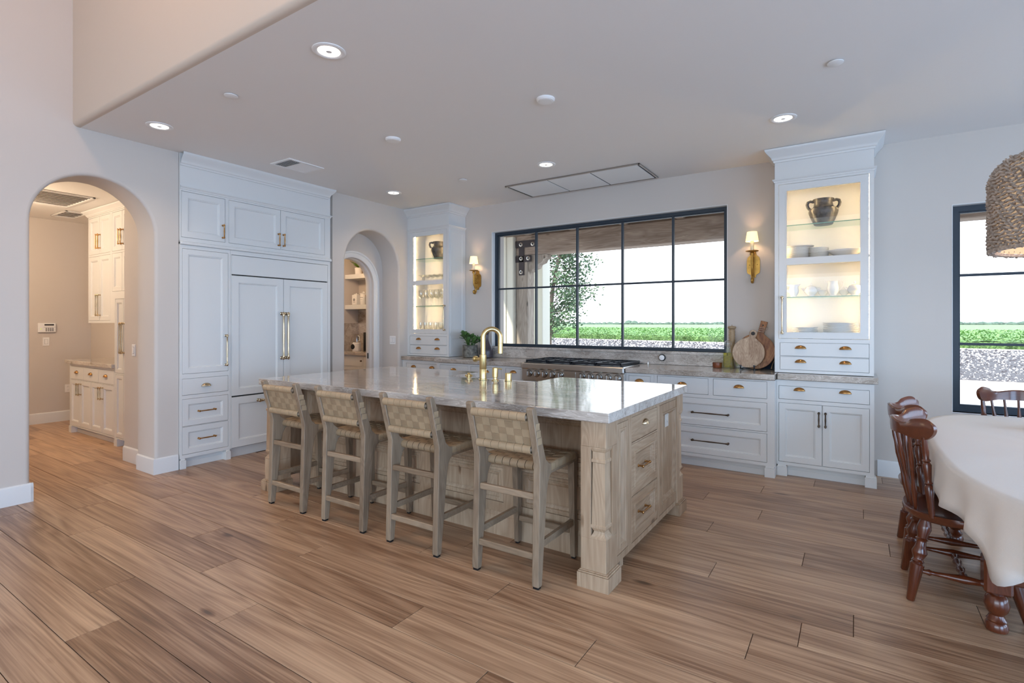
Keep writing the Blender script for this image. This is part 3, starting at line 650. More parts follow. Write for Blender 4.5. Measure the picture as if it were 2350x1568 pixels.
# end face +X : frame, drawers, panels (local frame rotated so that local x = world Y)
def endface(xw, sgn):
    holes = [(2.735, 2.905, .115, .848), (2.958, 3.433, .700, .852), (2.958, 3.433, .380, .690), (2.958, 3.433, .108, .376), (3.478, 3.925, .108, .852)]
    mb = MB(); mb.M = T(xw, 0, 0, rz=pi/2)
    mb.frame(2.69, 3.962, .075, .884, holes, 0, .022); mb.M = Matrix()
    obj('end_frame', mb, m_knotty, isl, smooth=0)
    e = []
    def fr(kind, q, w, nm, m=m_knotty):
        mb = MB(); mb.M = T(xw, 0, 0, rz=pi/2); g = .0025
        if kind == 'slab': mb.box(q[0]+g, q[1]-g, 0, .02, q[2]+g, q[3]-g, .002)
        else: mb.panel(q[0]+g, q[1]-g, q[2]+g, q[3]-g, 0, w, .026, .021, True)
        mb.M = Matrix(); return obj(nm, mb, m, isl, smooth=.35)
    fr('p', holes[0], .036, 'end_panel')
    d0 = fr('slab', holes[1], 0, 'drawer', m_knottyh); d1 = fr('p', holes[2], .052, 'drawer', m_knottyh); d2 = fr('p', holes[3], .052, 'drawer', m_knottyh)
    fr('p', holes[4], .060, 'end_panel')
    for d, fn in ((d0, lambda p: cup_pull(p, 0, 0, m=m_nickel, a=.045)), (d1, lambda p: bar_pull(p, 0, 0, .125, m=m_abrass)), (d2, lambda p: bar_pull(p, 0, 0, .125, m=m_abrass))):
        h = fn(d); h.location = (xw if d is d0 else xw, 3.19, {0: .782, 1: .527, 2: .245}[(d0, d1, d2).index(d)]); h.rotation_euler.z = pi/2
        if d is not d0: h.location.x = xw-.021
endface(IX1, 1)
# left end: plain framed face
mb = MB(); mb.M = T(IX0, 0, 0, rz=-pi/2); mb.frame(-3.962, -2.69, .075, .884, [(-3.9, -3.32, .115, .848), (-3.28, -2.75, .115, .848)], 0, .022)
mb.panel(-3.898, -3.322, .117, .846, 0, .06); mb.panel(-3.278, -2.752, .117, .846, 0, .06); mb.M = Matrix(); obj('end_frame', mb, m_knotty, isl, smooth=.35)
# stool side: bays of raised framing, planked apron and base moulding
nb = 4; bx0, bx1 = IX0+.03, IX1-.03; bw = (bx1-bx0)/nb
hol = []
for i in range(nb):
    x0 = bx0+i*bw+.07; x1 = bx0+(i+1)*bw-.07
    hol += [(x0, x1, .56, .83), (x0, x1, .215, .445)]
mb = MB(); mb.frame(bx0, bx1, .15, .884, hol, IY0, .022); obj('back_frame', mb, m_knotty, isl, smooth=0)
for h in hol:
    mb = MB(); mb.panel(h[0]+.002, h[1]-.002, h[2]+.002, h[3]-.002, IY0+.002, .024, .019, .016, True); obj('back_panel', mb, m_knotty, isl, smooth=.35)
for z in (.470, .497, .524):
    obj('rail_board', MB().box(bx0+.05, bx1-.05, IY0-.004, IY0+.001, z-.012, z+.0125, .002), m_knottyh, isl)
obj('base_moulding', MB().prism([(IY0-.016, 0), (IY0-.016, .108), (IY0-.012, .116), (IY0-.012, .126), (IY0-.005, .134), (IY0-.003, .146), (IY0, .15), (IY0+.03, .15), (IY0+.03, 0)], bx0, bx1, 'x'), m_knotty, isl)
obj('top_moulding', MB().box(bx0, bx1, IY0-.012, IY0, .852, .884, .005), m_knotty, isl)
# corner posts: block, notch, tapered column, plinth
def post(cx, cy, sx_, sy_):
    # cx,cy outer corner; sx_,sy_ directions inward
    def bx(m, a0, a1, b0, b1, z0, z1, c=0.): m.box(cx+sx_*a0, cx+sx_*a1, cy+sy_*b0, cy+sy_*b1, z0, z1, c)
    s = .146; m = MB()
    bx(m, 0, s, 0, s, .748, .884, .002); bx(m, 0, s, 0, s, .085, .262, .002)
    bx(m, .088, s, 0, s, .262, .748, .001); bx(m, 0, .088, .088, s, .262, .748, .001)
    p = obj('post', m, m_knotty, isl, smooth=.3)
    m = MB(); q = []
    c0 = .0465
    for hw, z in ((.046, .262), (.046, .270), (.040, .276), (.032, .290), (.030, .300), (.036, .312), (.041, .318), (.0425, .326), (.0425, .333), (.0385, .337), (.0345, .66), (.0345, .664), (.040, .668), (.040, .682), (.0355, .686), (.035, .722), (.040, .730), (.044, .742), (.044, .748)):
        X, Y_ = cx+sx_*c0, cy+sy_*c0
        q.append([(X-hw, Y_-hw, z), (X+hw, Y_-hw, z), (X+hw, Y_+hw, z), (X-hw, Y_+hw, z)])
    m.rings(q); obj('column', m, m_knotty, p, smooth=.2)
    m = MB(); bx(m, -.022, s+.012, -.022, s+.012, 0, .078, .001); bx(m, -.019, s+.01, -.019, s+.01, .078, .086, .004); bx(m, -.010, s+.004, -.010, s+.004, .086, .092, .003)
    obj('plinth', m, m_knotty, p, smooth=.3)
for cx, sx_ in ((-1.088, -1), (-4.178, 1)):
    for cy, sy_ in ((2.552, 1), (4.004, -1)): post(cx, cy, sx_, sy_)
# far side doors (seen only from the range side)
mb = MB(); mb.frame(IX0+.13, IX1-.13, .10, .884, [(-3.045, -2.085, .635, .90)], IY1-.02, .02); obj('far_face', mb, m_knotty, isl, smooth=0)
# stone top with the notch for the farmhouse sink
tx0, tx1, ty0, ty1 = -4.2135, -1.057, 2.5166, 4.017; sx0, sx1, sy0 = -3.0, -2.13, 3.535
rr = .07
arc = lambda cx, cy, a0, a1: [(cx+rr*cos(radians(a0+(a1-a0)*i/6)), cy+rr*sin(radians(a0+(a1-a0)*i/6))) for i in range(7)]
pts = [(tx0, ty0), (tx1, ty0), (tx1, ty1), (sx1, ty1)] + arc(sx1-rr, sy0+rr, 0, -90) + [(sx0, sy0), (sx0, ty1), (tx0, ty1)]
slab('island_top', 'long polished pale quartzite top of the kitchen island, reflecting the window', pts, .886, .942, m_quartz)
s = MB(); X0, X1, Y0_, Y1_ = sx0-.02, sx1+.02, sy0-.03, 4.04
for (a, b_, c_, d_) in ((X0, X0+.04, Y0_, Y1_), (X1-.04, X1, Y0_, Y1_), (X0, X1, Y0_, Y0_+.04), (X0, X1, Y1_-.05, Y1_)):
    s.box(a, b_, c_, d_, .66, .884, .006)
s.box(X0+.01, X1-.01, Y0_+.01, Y1_-.01, .645, .68)
sk = tag(obj('farmhouse_sink', s, m_fire, smooth=.5), 'white fireclay farmhouse sink set into the far edge of the island', 'sink')
# faucet and companions
fx, fy, z0 = -2.553, 3.455, .942
fa = thing('faucet', 'tall satin brass gooseneck faucet rising from the island', 'faucet', (fx, fy, z0))
obj('base', MB().lathe([(.034, 0), (.034, .006), (.029, .009), (.029, .085), (.0285, .086), (.0285, .088), (.029, .089), (.029, .205), (.022, .207)], 24), m_brass, fa)
arcp = [(0, 0, .20), (0, 0, .345)]
R = .072
ax, ay = .72, .69     # spout turns toward the far right
for i in range(1, 13):
    a = pi*i/12; d = R*(1-cos(a)); arcp.append((d*ax, d*ay, .345+R*sin(a)))
d = 2*R
arcp += [(d*ax, d*ay, .30)]
obj('spout', MB().tube(arcp, .0205, 16), m_brass, fa)
obj('spray_head', MB().lathe([(.0208, .215), (.0208, .298), (.019, .30), (.019, .302), (.0208, .303), (.0208, .31)], 18, T(d*ax, d*ay, 0)), m_brass, fa)
obj('handle', MB().turn((-.026, 0, .17), (-.092, 0, .17), [(.015, 0), (.015, .5), (.013, .52), (.013, .6), (.024, .62), (.026, .7), (.026, .92), (.02, .95), (.02, 1)], 18), m_brass, fa)
t = thing('soap_pump', 'brass soap dispenser, the nearer-left of two short brass fittings right of the faucet', 'soap dispenser', (-2.447, 3.478, z0))
obj('base', MB().lathe([(.030, 0), (.030, .005), (.017, .008), (.015, .024), (.023, .028), (.023, .10), (.02, .104), (0, .104)], 20), m_brass, t)
obj('nozzle', MB().tube([(0, 0, .094), (.02, .03, .094), (.03, .05, .088)], .006, 8), m_brass, t)
tag(obj('air_switch', MB().lathe([(.031, 0), (.031, .004), (.026, .006), (.026, .058), (.024, .064), (0, .066)], 22), m_brass, loc=(-2.333, 3.50, z0)), 'short brass cylinder button on the island, rightmost of the fittings by the faucet', 'button')
t = thing('water_tap', 'tiny brass cross-handled valve on the island, left of the faucet', 'valve', (-2.735, 3.50, z0))
obj('base', MB().lathe([(.022, 0), (.022, .005), (.012, .008), (.012, .03), (.016, .034), (.010, .045), (0, .046)], 16), m_brass, t)
obj('cross_handle', MB().turn((-.036, 0, .02), (.036, 0, .02), [(.008, 0), (.010, .1), (.006, .25), (.006, .75), (.010, .9), (.008, 1)], 10).turn((0, -.036, .02), (0, .036, .02), [(.008, 0), (.010, .1), (.006, .25), (.006, .75), (.010, .9), (.008, 1)], 10), m_brass, t)
# outlet on the island end
def outlet(name, label, loc, rz, w=.072, h=.116, kind='outlet', m=m_plastic, mm=m_grey, cat='outlet'):
    t = thing(name, label, cat, loc, rz)
    obj('cover_plate', MB().box(-w/2, w/2, -.006, 0, -h/2, h/2, .002), m, t, smooth=.4)
    if kind == 'outlet':
        for dz in (.026, -.026) if h > w else ((0,),):
            dd = [(0, dz)] if h > w else [(-.026, 0), (.026, 0)]
            for dx, z in dd:
                q = obj('receptacle', MB().box(dx-.016, dx+.016, -.0078, -.005, z-.016, z+.016, .003), m, t, smooth=.4)
                obj('slots', MB().box(dx-.008, dx-.0055, -.0084, -.0076, z-.006, z+.008).box(dx+.0055, dx+.008, -.0084, -.0076, z-.006, z+.008), mm, q, smooth=0)
    else:
        n = 1 if kind == 'switch' else 2
        for i in range(n):
            x = (i-(n-1)/2)*.046
            q = obj('rocker', MB().box(x-.016, x+.016, -.010, -.005, -.033, .033, .003), m, t, smooth=.4)
            obj('rocker_gap', MB().box(x-.018, x+.018, -.0066, -.006, -.035, .035), mm, q, smooth=0)
    return t
outlet('wall_outlet', 'whitewashed outlet plate on the end panel of the island', (IX1-.0205, 3.695, .735), pi/2, .075, .12, m=mat('taupe_plate', srgb(196, 188, 178), .5))
# ================================================================ BAR STOOLS
def make_stool(label):
    t = thing('bar_stool', label, 'bar stool', (0, 0, 0), 0, 'woven leather bar stools at the island')
    hx = .22; lw = .042
    for sx_ in (-1, 1):
        prof = [(-.232, .012), (-.216, .60), (-.214, .655), (-.292, .955), (-.288, .966), (-.268, .968), (-.256, .960), (-.172, .73), (-.150, .675), (-.118, .648), (-.085, .640), (-.085, .588), (-.110, .572), (-.130, .535), (-.142, .480), (-.194, .012)]
        x0, x1 = (sx_*hx, sx_*(hx-lw)) if sx_ > 0 else (-hx, -hx+lw)
        o = obj('leg', MB().prism(prof, min(x0, x1), max(x0, x1), 'x'), m_stool, t, smooth=.35)
        bv = o.modifiers.new('edge', 'BEVEL'); bv.width = .004; bv.segments = 2; bv.limit_method = 'ANGLE'; bv.angle_limit = .8
        obj('foot_pad', MB().box(min(x0, x1)+.004, max(x0, x1)-.004, -.228, -.198, 0, .012, .002), m_black, o)
        a, b_ = min(x0, x1), max(x0, x1)
        q = [[(a+.006, .205, .012), (b_-.006, .205, .012), (b_-.006, .235, .012), (a+.006, .235, .012)], [(a, .180, .60), (b_, .180, .60), (b_, .228, .60), (a, .228, .60)]]
        o = obj('leg', MB().rings(q), m_stool, t, smooth=.35); obj('foot_pad', MB().box(a+.009, b_-.009, .209, .231, 0, .012, .002), m_black, o)
        rail = obj('seat_rail', MB().box(a, b_, -.10, .235, .583, .640, .006), m_stoolx, t, smooth=.4)
        st = [[(a+.008, -.205, z) for z in ()]]
        m = MB(); m.rings([[(a+.010, -.20, .205), (b_-.010, -.20, .205), (b_-.010, -.20, .240), (a+.010, -.20, .240)], [(a+.010, .222, .205), (b_-.010, .222, .205), (b_-.010, .222, .240), (a+.010, .222, .240)]])
        obj('stretcher', m, m_stoolx, t, smooth=.3)
    for y0, y1, z0_, z1_ in ((-.212, -.186, .462, .497), (-.224, -.198, .148, .184), (.200, .225, .150, .184)):
        obj('stretcher', MB().box(-hx+lw-.002, hx-lw+.002, y0, y1, z0_, z1_, .004), m_stoolx, t, smooth=.4)
    obj('seat_rail', MB().box(-hx+lw, hx-lw, -.130, -.095, .596, .632, .012), m_stoolx, t, smooth=.4)
    obj('seat_rail', MB().box(-hx+lw, hx-lw, .19, .225, .590, .632, .01), m_stoolx, t, smooth=.4)
    # back rails follow the rake of the posts
    yk = lambda z: -.186-(z-.655)*(.085/.30)
    for z in (.915, .735):
        obj('back_rail', MB().box(-hx+lw, hx-lw, yk(z)-.036, yk(z)-.006, z-.018, z+.018, .012), m_stoolx, t, smooth=.4)
    # woven straps of the back
    n = 7; wv = (2*(hx-lw))/n; zr = [.862, .822, .782]; hz = .038
    yb = lambda z, d=0: yk(z)-.021+d
    for i in range(n):
        x = -hx+lw+wv*(i+.5)
        for zc_ in (.915, .735):      # leather rolled round the two rails
            loop = [(x, yb(zc_)+.0195*sin(a_), zc_-.0225*cos(a_)) for a_ in [2*pi*k/14 for k in range(15)]]
            obj('strap', MB().strip(loop, (1, 0, 0), wv-.0018, .0024), m_leather, t, smooth=.9)
        p = [(x, yb(.897, .008), .897)]
        for j, z in enumerate(zr): p.append((x, yb(z, .009-.0022 if (i+j) % 2 else .009+.0022), z))
        p.append((x, yb(.752, .008), .752))
        obj('strap', MB().strip(p, (1, 0, 0), wv-.0030, .0022), m_leather, t, smooth=.9)
    for j, z in enumerate(zr):
        p = [(-hx+.001, yk(z)+.012, z), (-hx-.0018, yk(z)+.004, z), (-hx-.0018, yk(z)-.018, z), (-hx+.002, yk(z)-.0205, z)]
        p = [(-hx+lw+.001, yk(z)-.006+.02, z), (-hx+lw+.003, yk(z)-.014, z), (-hx+lw+.010, yk(z)-.012, z)]
        for i in range(n): p.append((-hx+lw+wv*(i+.5), yk(z)-.012+(.0022 if (i+j) % 2 else -.0022), z))
        p += [(hx-lw-.006, yk(z)-.012, z), (hx-lw-.003, yk(z)-.014, z), (hx-lw-.001, yk(z)+.014, z)]
        s_ = obj('strap', MB().strip(p, (0, -.27, .96), hz, .0024), m_leather2, t, smooth=.9)
        for sg in (-1, 1): obj('strap_end', MB().box(sg*(hx+.0005)-.0012, sg*(hx+.0005)+.0012, yk(z)-.016, yk(z)+.022, z-.018, z+.018, .001), m_leather, t)
        for dzz in (-.009, .009): obj('rivet', MB().lathe([(.0045, 0), (.0045, .002), (.002, .003)], 8, T(-hx+lw+.0015, yk(z)+.003, z+dzz, ry=pi/2)), m_black, t)
    # woven straps of the seat
    ny = 7; nxx = 7
    sxw = 2*(hx-lw)/nxx; y0, y1 = -.095, .198; syw = (y1-y0)/ny
    sag = lambda x, y: -.010*(1-(x/.2)**2)*(1-((y-.05)/.16)**2)
    for i in range(nxx):
        x = -hx+lw+sxw*(i+.5)
        p = [(x, -.095, .594), (x, -.118, .592), (x, -.134, .602), (x, -.137, .618), (x, -.128, .634), (x, -.110, .640)]
        for j in range(ny):
            y = y0+syw*(j+.5); p.append((x, y, .638+sag(x, y)+(.003 if (i+j) % 2 else -.003)))
        p += [(x, .205, .640), (x, .224, .634), (x, .230, .616), (x, .222, .594), (x, .20, .588)]
        obj('strap', MB().strip(p, (1, 0, 0), sxw-.004, .0028), m_leather2, t, smooth=.9)
    for j in range(ny):
        y = y0+syw*(j+.5)
        p = [(-hx+.004, y, .600), (-hx-.0016, y, .604), (-hx-.0016, y, .634), (-hx+.006, y, .642)]
        for i in range(nxx):
            x = -hx+lw+sxw*(i+.5); p.append((x, y, .638+sag(x, y)+(-.003 if (i+j) % 2 else .003)))
        p += [(hx-.006, y, .642), (hx+.0016, y, .634), (hx+.0016, y, .604), (hx-.004, y, .600)]
        obj('strap', MB().strip(p, (0, 1, 0), syw-.0035, .0028), m_leather, t, smooth=.9)
    return t
st = make_stool('woven leather counter stool nearest the right corner post of the island')
st.location = (-1.6085, 2.600, 0)
for x, l in ((-2.3065, 'woven leather counter stool, second from the right corner post of the island'), (-2.9605, 'woven leather counter stool, second from the left end of the island'), (-3.612, 'woven leather counter stool at the left end of the island, nearest the refrigerator')):
    dup(st, (x, 2.597, 0), 0, l)
# ================================================================ HUTCH CONTENTS
def urn(label, loc, rz):
    t = thing('urn', label, 'urn', loc, rz)
    p = [(.072, 0), (.078, .004), (.098, .05), (.118, .10), (.123, .125), (.118, .150), (.102, .158), (.088, .166), (.080, .180), (.076, .205), (.080, .225), (.088, .236), (.088, .242), (.078, .240), (.070, .215), (.074, .180)]
    obj('body', MB().lathe(p, 32, cap1=False), m_urn, t, smooth=.9)
    for s in (-1, 1):
        pa = [(s*.078, 0, .222), (s*.105, 0, .230), (s*.126, 0, .222), (s*.132, 0, .200), (s*.126, 0, .175), (s*.112, 0, .155)]
        obj('handle', MB().tube(pa, [.013, .013, .014, .014, .013, .014], 10), m_urn, t, smooth=.9)
    return t
urn('dark mottled two-handled urn on the top glass shelf of the right hutch', (-.252, 5.72, 2.331), .1)
urn('dark mottled two-handled urn on the top glass shelf of the left corner hutch', (-4.99, 5.69, 2.331), .75)
def plate(r, h=.018):
    return MB().lathe([(r*.56, 0), (r*.58, .002), (r*.60, .004), (r*.98, h-.004), (r, h-.001), (r*.985, h), (r*.62, .0075), (0, .006)], 30)
def stack(x, y, z, r, n, step, where, grp, h=.018, seedr=0.):
    first = None
    for i in range(n):
        lab = ('lowest white plate of the %s' if i == 0 else 'topmost white plate of the %s' if i == n-1 else ORD[i]+' plate up in the %s') % where
        if first is None:
            first = tag(obj('plate', plate(r, h), m_porc, loc=(x, y, z), smooth=.7), lab, 'plate', grp); o = first
        else: o = dup(first, (x+rnd.uniform(-.003, .003), y+rnd.uniform(-.003, .003), z+i*step), 0, lab)
stack(-.462, 5.72, 2.0135, .100, 13, .0082, 'tall left stack, upper shelf of the china hutch', 'left stack of plates')
stack(-.283, 5.70, 2.0135, .077, 12, .0080, 'small stack beside the platter in the china hutch', 'middle stack of plates', .016)
stack(-.400, 5.70, 1.2565, .105, 8, .0135, 'left stack at the bottom of the china hutch', 'lower left stack of plates')
stack(-.112, 5.70, 1.2565, .142, 11, .0135, 'wide right stack at the bottom of the china hutch', 'lower right stack of plates', .020)
pm = MB().lathe([(.30, 0), (.34, .004), (.55, .012), (.98, .062), (1., .064), (.99, .068), (.56, .022), (0, .018)], 36)
pm.v = [(x*.150, y*.115, z) for x, y, z in pm.v]
tag(obj('platter', pm, m_porc, loc=(-.075, 5.69, 2.0135), smooth=.7), 'oval white serving platter on the upper white shelf of the china hutch', 'platter')
tag(obj('platter', MB().lathe([(.11, 0), (.135, .008), (.135, .012), (0, .012)], 30), m_porc, loc=(-.462, 5.722, 2.1335), smooth=.7), 'round white charger lying upside down over the tall left plate stack', 'plate')
zs = 1.656
def pitcher(label, x, y, s, rz):
    t = thing('milk_jug', label, 'jug', (x, y, zs), rz)
    obj('body', MB().lathe([(.030*s, 0), (.034*s, .004), (.028*s, .012), (.046*s, .05*s), (.050*s, .075*s), (.044*s, .105*s), (.040*s, .125*s), (.046*s, .142*s), (.043*s, .141*s), (.036*s, .12*s)], 24, cap1=False), m_porc, t, smooth=.9)
    obj('spout', MB().rings([[(-.036*s, -.016*s, .112*s), (-.036*s, .016*s, .112*s), (-.040*s, .018*s, .141*s), (-.040*s, -.018*s, .141*s)], [(-.060*s, -.004*s, .138*s), (-.060*s, .004*s, .138*s), (-.068*s, .005*s, .150*s), (-.068*s, -.005*s, .150*s)]]), m_porc, t)
    obj('handle', MB().tube([(.042*s, 0, .13*s), (.066*s, 0, .140*s), (.082*s, 0, .125*s), (.076*s, 0, .09*s), (.056*s, 0, .062*s), (.046*s, 0, .055*s)], .0042, 8), m_porc, t, smooth=1.)
def sugar(label, x, y, s, rz):
    t = thing('sugar_bowl', label, 'sugar bowl', (x, y, zs), rz)
    obj('body', MB().lathe([(.032*s, 0), (.034*s, .006), (.026*s, .014), (.050*s, .036), (.060*s, .058), (.050*s, .078), (.044*s, .086)], 24), m_porc, t, smooth=.9)
    l = obj('lid', MB().lathe([(.047*s, .086), (.044*s, .092), (.024*s, .102), (.006, .108), (.005, .114), (.009, .122), (.006, .132), (0, .136)], 22), m_porc, t, smooth=.9)
    for sg in (-1, 1): obj('handle', MB().tube([(sg*.052*s, 0, .052), (sg*.074*s, 0, .072), (sg*.082*s, 0, .084), (sg*.07*s, 0, .082), (sg*.05*s, 0, .074)], .005, 8), m_porc, t, smooth=1.)
def cup(label, x, y):
    t = thing('teacup', label, 'cup', (x, y, zs), .4, 'teacups')
    obj('body', MB().lathe([(.020, 0), (.022, .006), (.018, .010), (.036, .03), (.043, .062), (.041, .062), (.034, .032), (0, .014)], 22), m_porc, t, smooth=.9)
    obj('handle', MB().tube([(.040, 0, .052), (.058, 0, .05), (.058, 0, .03), (.036, 0, .026)], .0035, 8), m_porc, t, smooth=1.)
pitcher('white china milk jug at the left end of the china shelf', -.495, 5.70, .85, pi)
sugar('lidded white sugar bowl between the two milk jugs on the china shelf', -.352, 5.70, .95, .1)
cup('small white teacup left of the middle milk jug on the china shelf', -.258, 5.76)
pitcher('white china milk jug standing mid-shelf between two teacups', -.172, 5.68, 1., 0)
cup('small white teacup right of the middle milk jug on the china shelf', -.088, 5.77)
sugar('lidded white sugar bowl at the right end of the china shelf', -.005, 5.69, 1.0, .1)
# stemware in the left hutch
def glassw(kind, label, loc, grp):
    P = {'wine': [(.034, 0), (.034, .002), (.006, .006), (.0042, .012), (.0042, .105), (.010, .112), (.034, .135), (.043, .165), (.040, .205), (.034, .235), (.0325, .235), (.038, .205), (.041, .165), (.032, .137), (0, .116)],
         'coupe': [(.030, 0), (.030, .002), (.006, .005), (.004, .01), (.004, .055), (.010, .06), (.036, .072), (.047, .092), (.0455, .092), (.034, .074), (0, .064)],
         'flute': [(.030, 0), (.030, .002), (.006, .006), (.0042, .012), (.0042, .05), (.012, .06), (.024, .09), (.028, .13), (.026, .165), (.0248, .165), (.0262, .13), (.022, .092), (0, .066)]}[kind]
    return tag(obj('stemmed_glass', MB().lathe(P, 18), m_crystal, loc=loc, smooth=.9), label, 'glass', grp)
def glassrow(kind, z, grp, where, xs, ys):
    first = None; n = 0
    for yi, y in enumerate(ys):
        for xi, x in enumerate(xs):
            lab = '%s from the left in the %s row, %s' % (ORD[xi], ['front', 'back'][yi], where)
            if first is None: first = glassw(kind, lab, (x, y, z), grp)
            else: dup(first, (x+rnd.uniform(-.006, .006), y+rnd.uniform(-.006, .006), z), 0, lab)
xs5 = [-5.27+.098*i for i in range(6)]
glassrow('coupe', 2.0135, 'coupes on the white shelf', 'clear coupe on the corner hutch white shelf', xs5, (5.63, 5.76))
glassrow('wine', 1.656, 'wine glasses on the lower glass shelf', 'clear wine goblet in the corner hutch', xs5, (5.62, 5.76))
glassrow('flute', 1.2565, 'cordial glasses on the bottom of the hutch', 'clear short flute at the corner hutch bottom', xs5, (5.61, 5.75))
# ================================================================ COUNTER ITEMS
cz_ = .9425
t = thing('potted_succulent', 'green leafy succulent in a rough grey stoneware pot beside the corner hutch', 'potted plant', (-4.402, 5.66, cz_))
obj('pot', MB().lathe([(.092, 0), (.100, .006), (.106, .08), (.102, .158), (.104, .166), (.094, .166), (.090, .14), (0, .14)], 28), m_pot, t, smooth=.7)
def leafquad(m, c, d, L, w, cup_=.25):
    c = Vector(c); d = Vector(d).normalized(); sd = d.cross(Vector((0, 0, 1)));  sd = sd.normalized() if sd.length > .01 else Vector((1, 0, 0)); n = sd.cross(d)
    pts = []
    for u, wd in ((0, .25), (.35, .8), (.7, 1.), (.95, .6), (1.02, .2)):
        for k in (-1, 0, 1): pts.append(tuple(c + d*L*u + sd*w*wd*k*.5 + n*(cup_*w*(k*k*.5-.2*u))))
    m.add(pts, [(i*3+j, i*3+j+1, i*3+j+4, i*3+j+3) for i in range(4) for j in range(2)])
for st_ in range(11):
    a = st_*2.4; rr_ = .02+.045*(st_ % 3)/2; top = Vector((cos(a)*(.05+rr_*1.2), sin(a)*(.05+rr_*1.2), .205+.085*((st_*7) % 5)/4))
    m = MB(); m.tube([(cos(a)*.03, sin(a)*.03, .14), tuple(top*.6+Vector((0, 0, .06))), tuple(top)], .006, 6)
    for k in range(7):
        b_ = k*2.4+st_; e_ = .35+.9*(k/7.); leafquad(m, top+Vector((0, 0, (k-3)*.007)), (cos(b_)*cos(e_), sin(b_)*cos(e_), sin(e_)), .062, .052)
    obj('rosette', m, m_leaf, t, smooth=1., recalc=False)
tag(obj('bottle_vase', MB().lathe([(.080, 0), (.090, .006), (.094, .08), (.085, .13), (.055, .185), (.040, .23), (.034, .30), (.036, .335), (.042, .345), (.034, .345), (.030, .30)], 28, cap1=False), m_vase, loc=(-4.185, 5.745, cz_), smooth=.9), 'dark purple-brown bottle vase behind the faucet, right of the succulent', 'vase')
# oil bottle
t = thing('oil_bottle', 'square glass bottle of yellow olive oil with round stopper at the window corner', 'bottle', (-1.095, 5.72, cz_), .25)
obj('glass', MB().box(-.047, .047, -.047, .047, 0, .165, .008).lathe([(.022, .163), (.020, .175), (.018, .20), (.024, .204), (.024, .21)], 16), m_bottle, t, smooth=.5)
obj('oil', MB().box(-.041, .041, -.041, .041, .012, .158, .006), m_oil, t, smooth=.5)
obj('stopper', MB().lathe([(.014, .21), (.012, .218), (.026, .228), (.036, .25), (.030, .275), (.012, .288), (0, .289)], 18), m_crystal, t, smooth=.9)
sp = thing('pepper_mill', 'ringed pale wooden pepper mill standing behind the oil bottle', 'pepper mill', (-1.075, 5.815, cz_))
obj('body', MB().lathe([(.022, 0), (.024, .02), (.014, .05), (.013, .20), (.026, .25), (.028, .262), (.026, .27), (.031, .285), (.027, .298), (.032, .312), (.028, .326), (.033, .341), (.028, .356), (.033, .372), (.028, .385), (.030, .40), (.025, .405)], 20), m_oldwood, sp, smooth=.7)
obj('cap', MB().lathe([(.026, .405), (.040, .410), (.042, .424), (.034, .432), (.004, .436), (.003, .448), (0, .45)], 20), m_oldwood, sp, smooth=.7)
tag(obj('wooden_box', MB().lathe([(.044, 0), (.046, .003), (.046, .036), (.047, .037), (.047, .052), (.044, .056), (0, .056)], 26), mat('rosewood', srgb(122, 66, 40), .3, var=.3, vscale=20), loc=(-1.205, 5.74, cz_), smooth=.6), 'small round reddish wooden lidded box left of the oil bottle', 'box')
# boards on a small black stand
def board(name, label, r, th, hl, hw, m, loc, tilt, roll, rz, hole, square=False):
    t = thing(name, label, 'cutting board', loc, rz)
    poly = []; a0 = math.asin(hw/r)
    N = 40
    for i in range(N+1):
        a = pi/2 + a0*1.6 + (2*pi-3.2*a0)*i/N; poly.append((r*cos(a), r+r*sin(a)))
    top = 2*r+hl
    if square: poly += [(hw*.72, 2*r+.012), (hw*.8, top), (-hw*.8, top), (-hw*.72, 2*r+.012)]
    else: poly += [(hw*.80, 2*r+.01)]+[(hw*1.05*cos(pi*i/10), top-hw+hw*sin(pi*i/10)) for i in range(11)]+[(-hw*.80, 2*r+.01)]
    m_ = MB(); m_.M = T(0, 0, 0, rx=-tilt) @ T(0, 0, 0, ry=roll); m_.prism(poly, -th/2, th/2, 'y'); o = obj('board', m_, m, t, smooth=.5)
    bv = o.modifiers.new('edge', 'BEVEL'); bv.width = .003; bv.segments = 2; bv.limit_method = 'ANGLE'; bv.angle_limit = .8
    h = MB(); h.M = T(0, 0, 0, rx=-tilt) @ T(0, 0, 0, ry=roll) @ T(0, 0, top-hw-.002, rx=pi/2)
    h.lathe([(hole, -th/2-.0012), (hole, th/2+.0012)], 18); obj('hole', h, m_dark, t, smooth=.6)
    return t
t1 = board('cutting_board', 'pale round cutting board with a loop handle, in front on the black stand', .150, .016, .085, .036, m_mango, (-.925, 5.655, cz_+.024), .16, .20, 0, .019)
t2 = board('cutting_board', 'larger brown round board with a square handle tied with cord, behind the pale board', .178, .020, .135, .040, m_acacia, (-.880, 5.705, cz_+.012), .17, .24, 0, .008, True)
m_ = MB()
m_.M = T(0, 0, 0, rx=-.17) @ T(0, 0, 0, ry=.24)
pts = [(.034*cos(a*.7), .016*sin(a*.7)-.002, .366+.0045*a/2) for a in range(0, 28)]
m_.tube(pts, .0028, 6); m_.tube([(.03, -.014, .39), (.045, -.02, .41), (.05, -.016, .43), (.04, -.014, .445)], .0028, 6)
obj('cord', m_, m_rope, t2)
t = thing('board_stand', 'small black iron easel stand under the cutting boards', 'stand', (-.895, 5.66, cz_))
for x in (-.062, .062):
    obj('hook', MB().tube([(x, -.045, .042), (x, -.050, .030), (x, -.040, .012), (x, .0, .006), (x, .12, .006)], .0065, 8).lathe([(.010, 0), (.010, .01), (0, .012)], 10, T(x, -.046, .038)).lathe([(.012, 0), (.012, .008), (0, .01)], 10, T(x, -.03, .0)), m_iron, t)
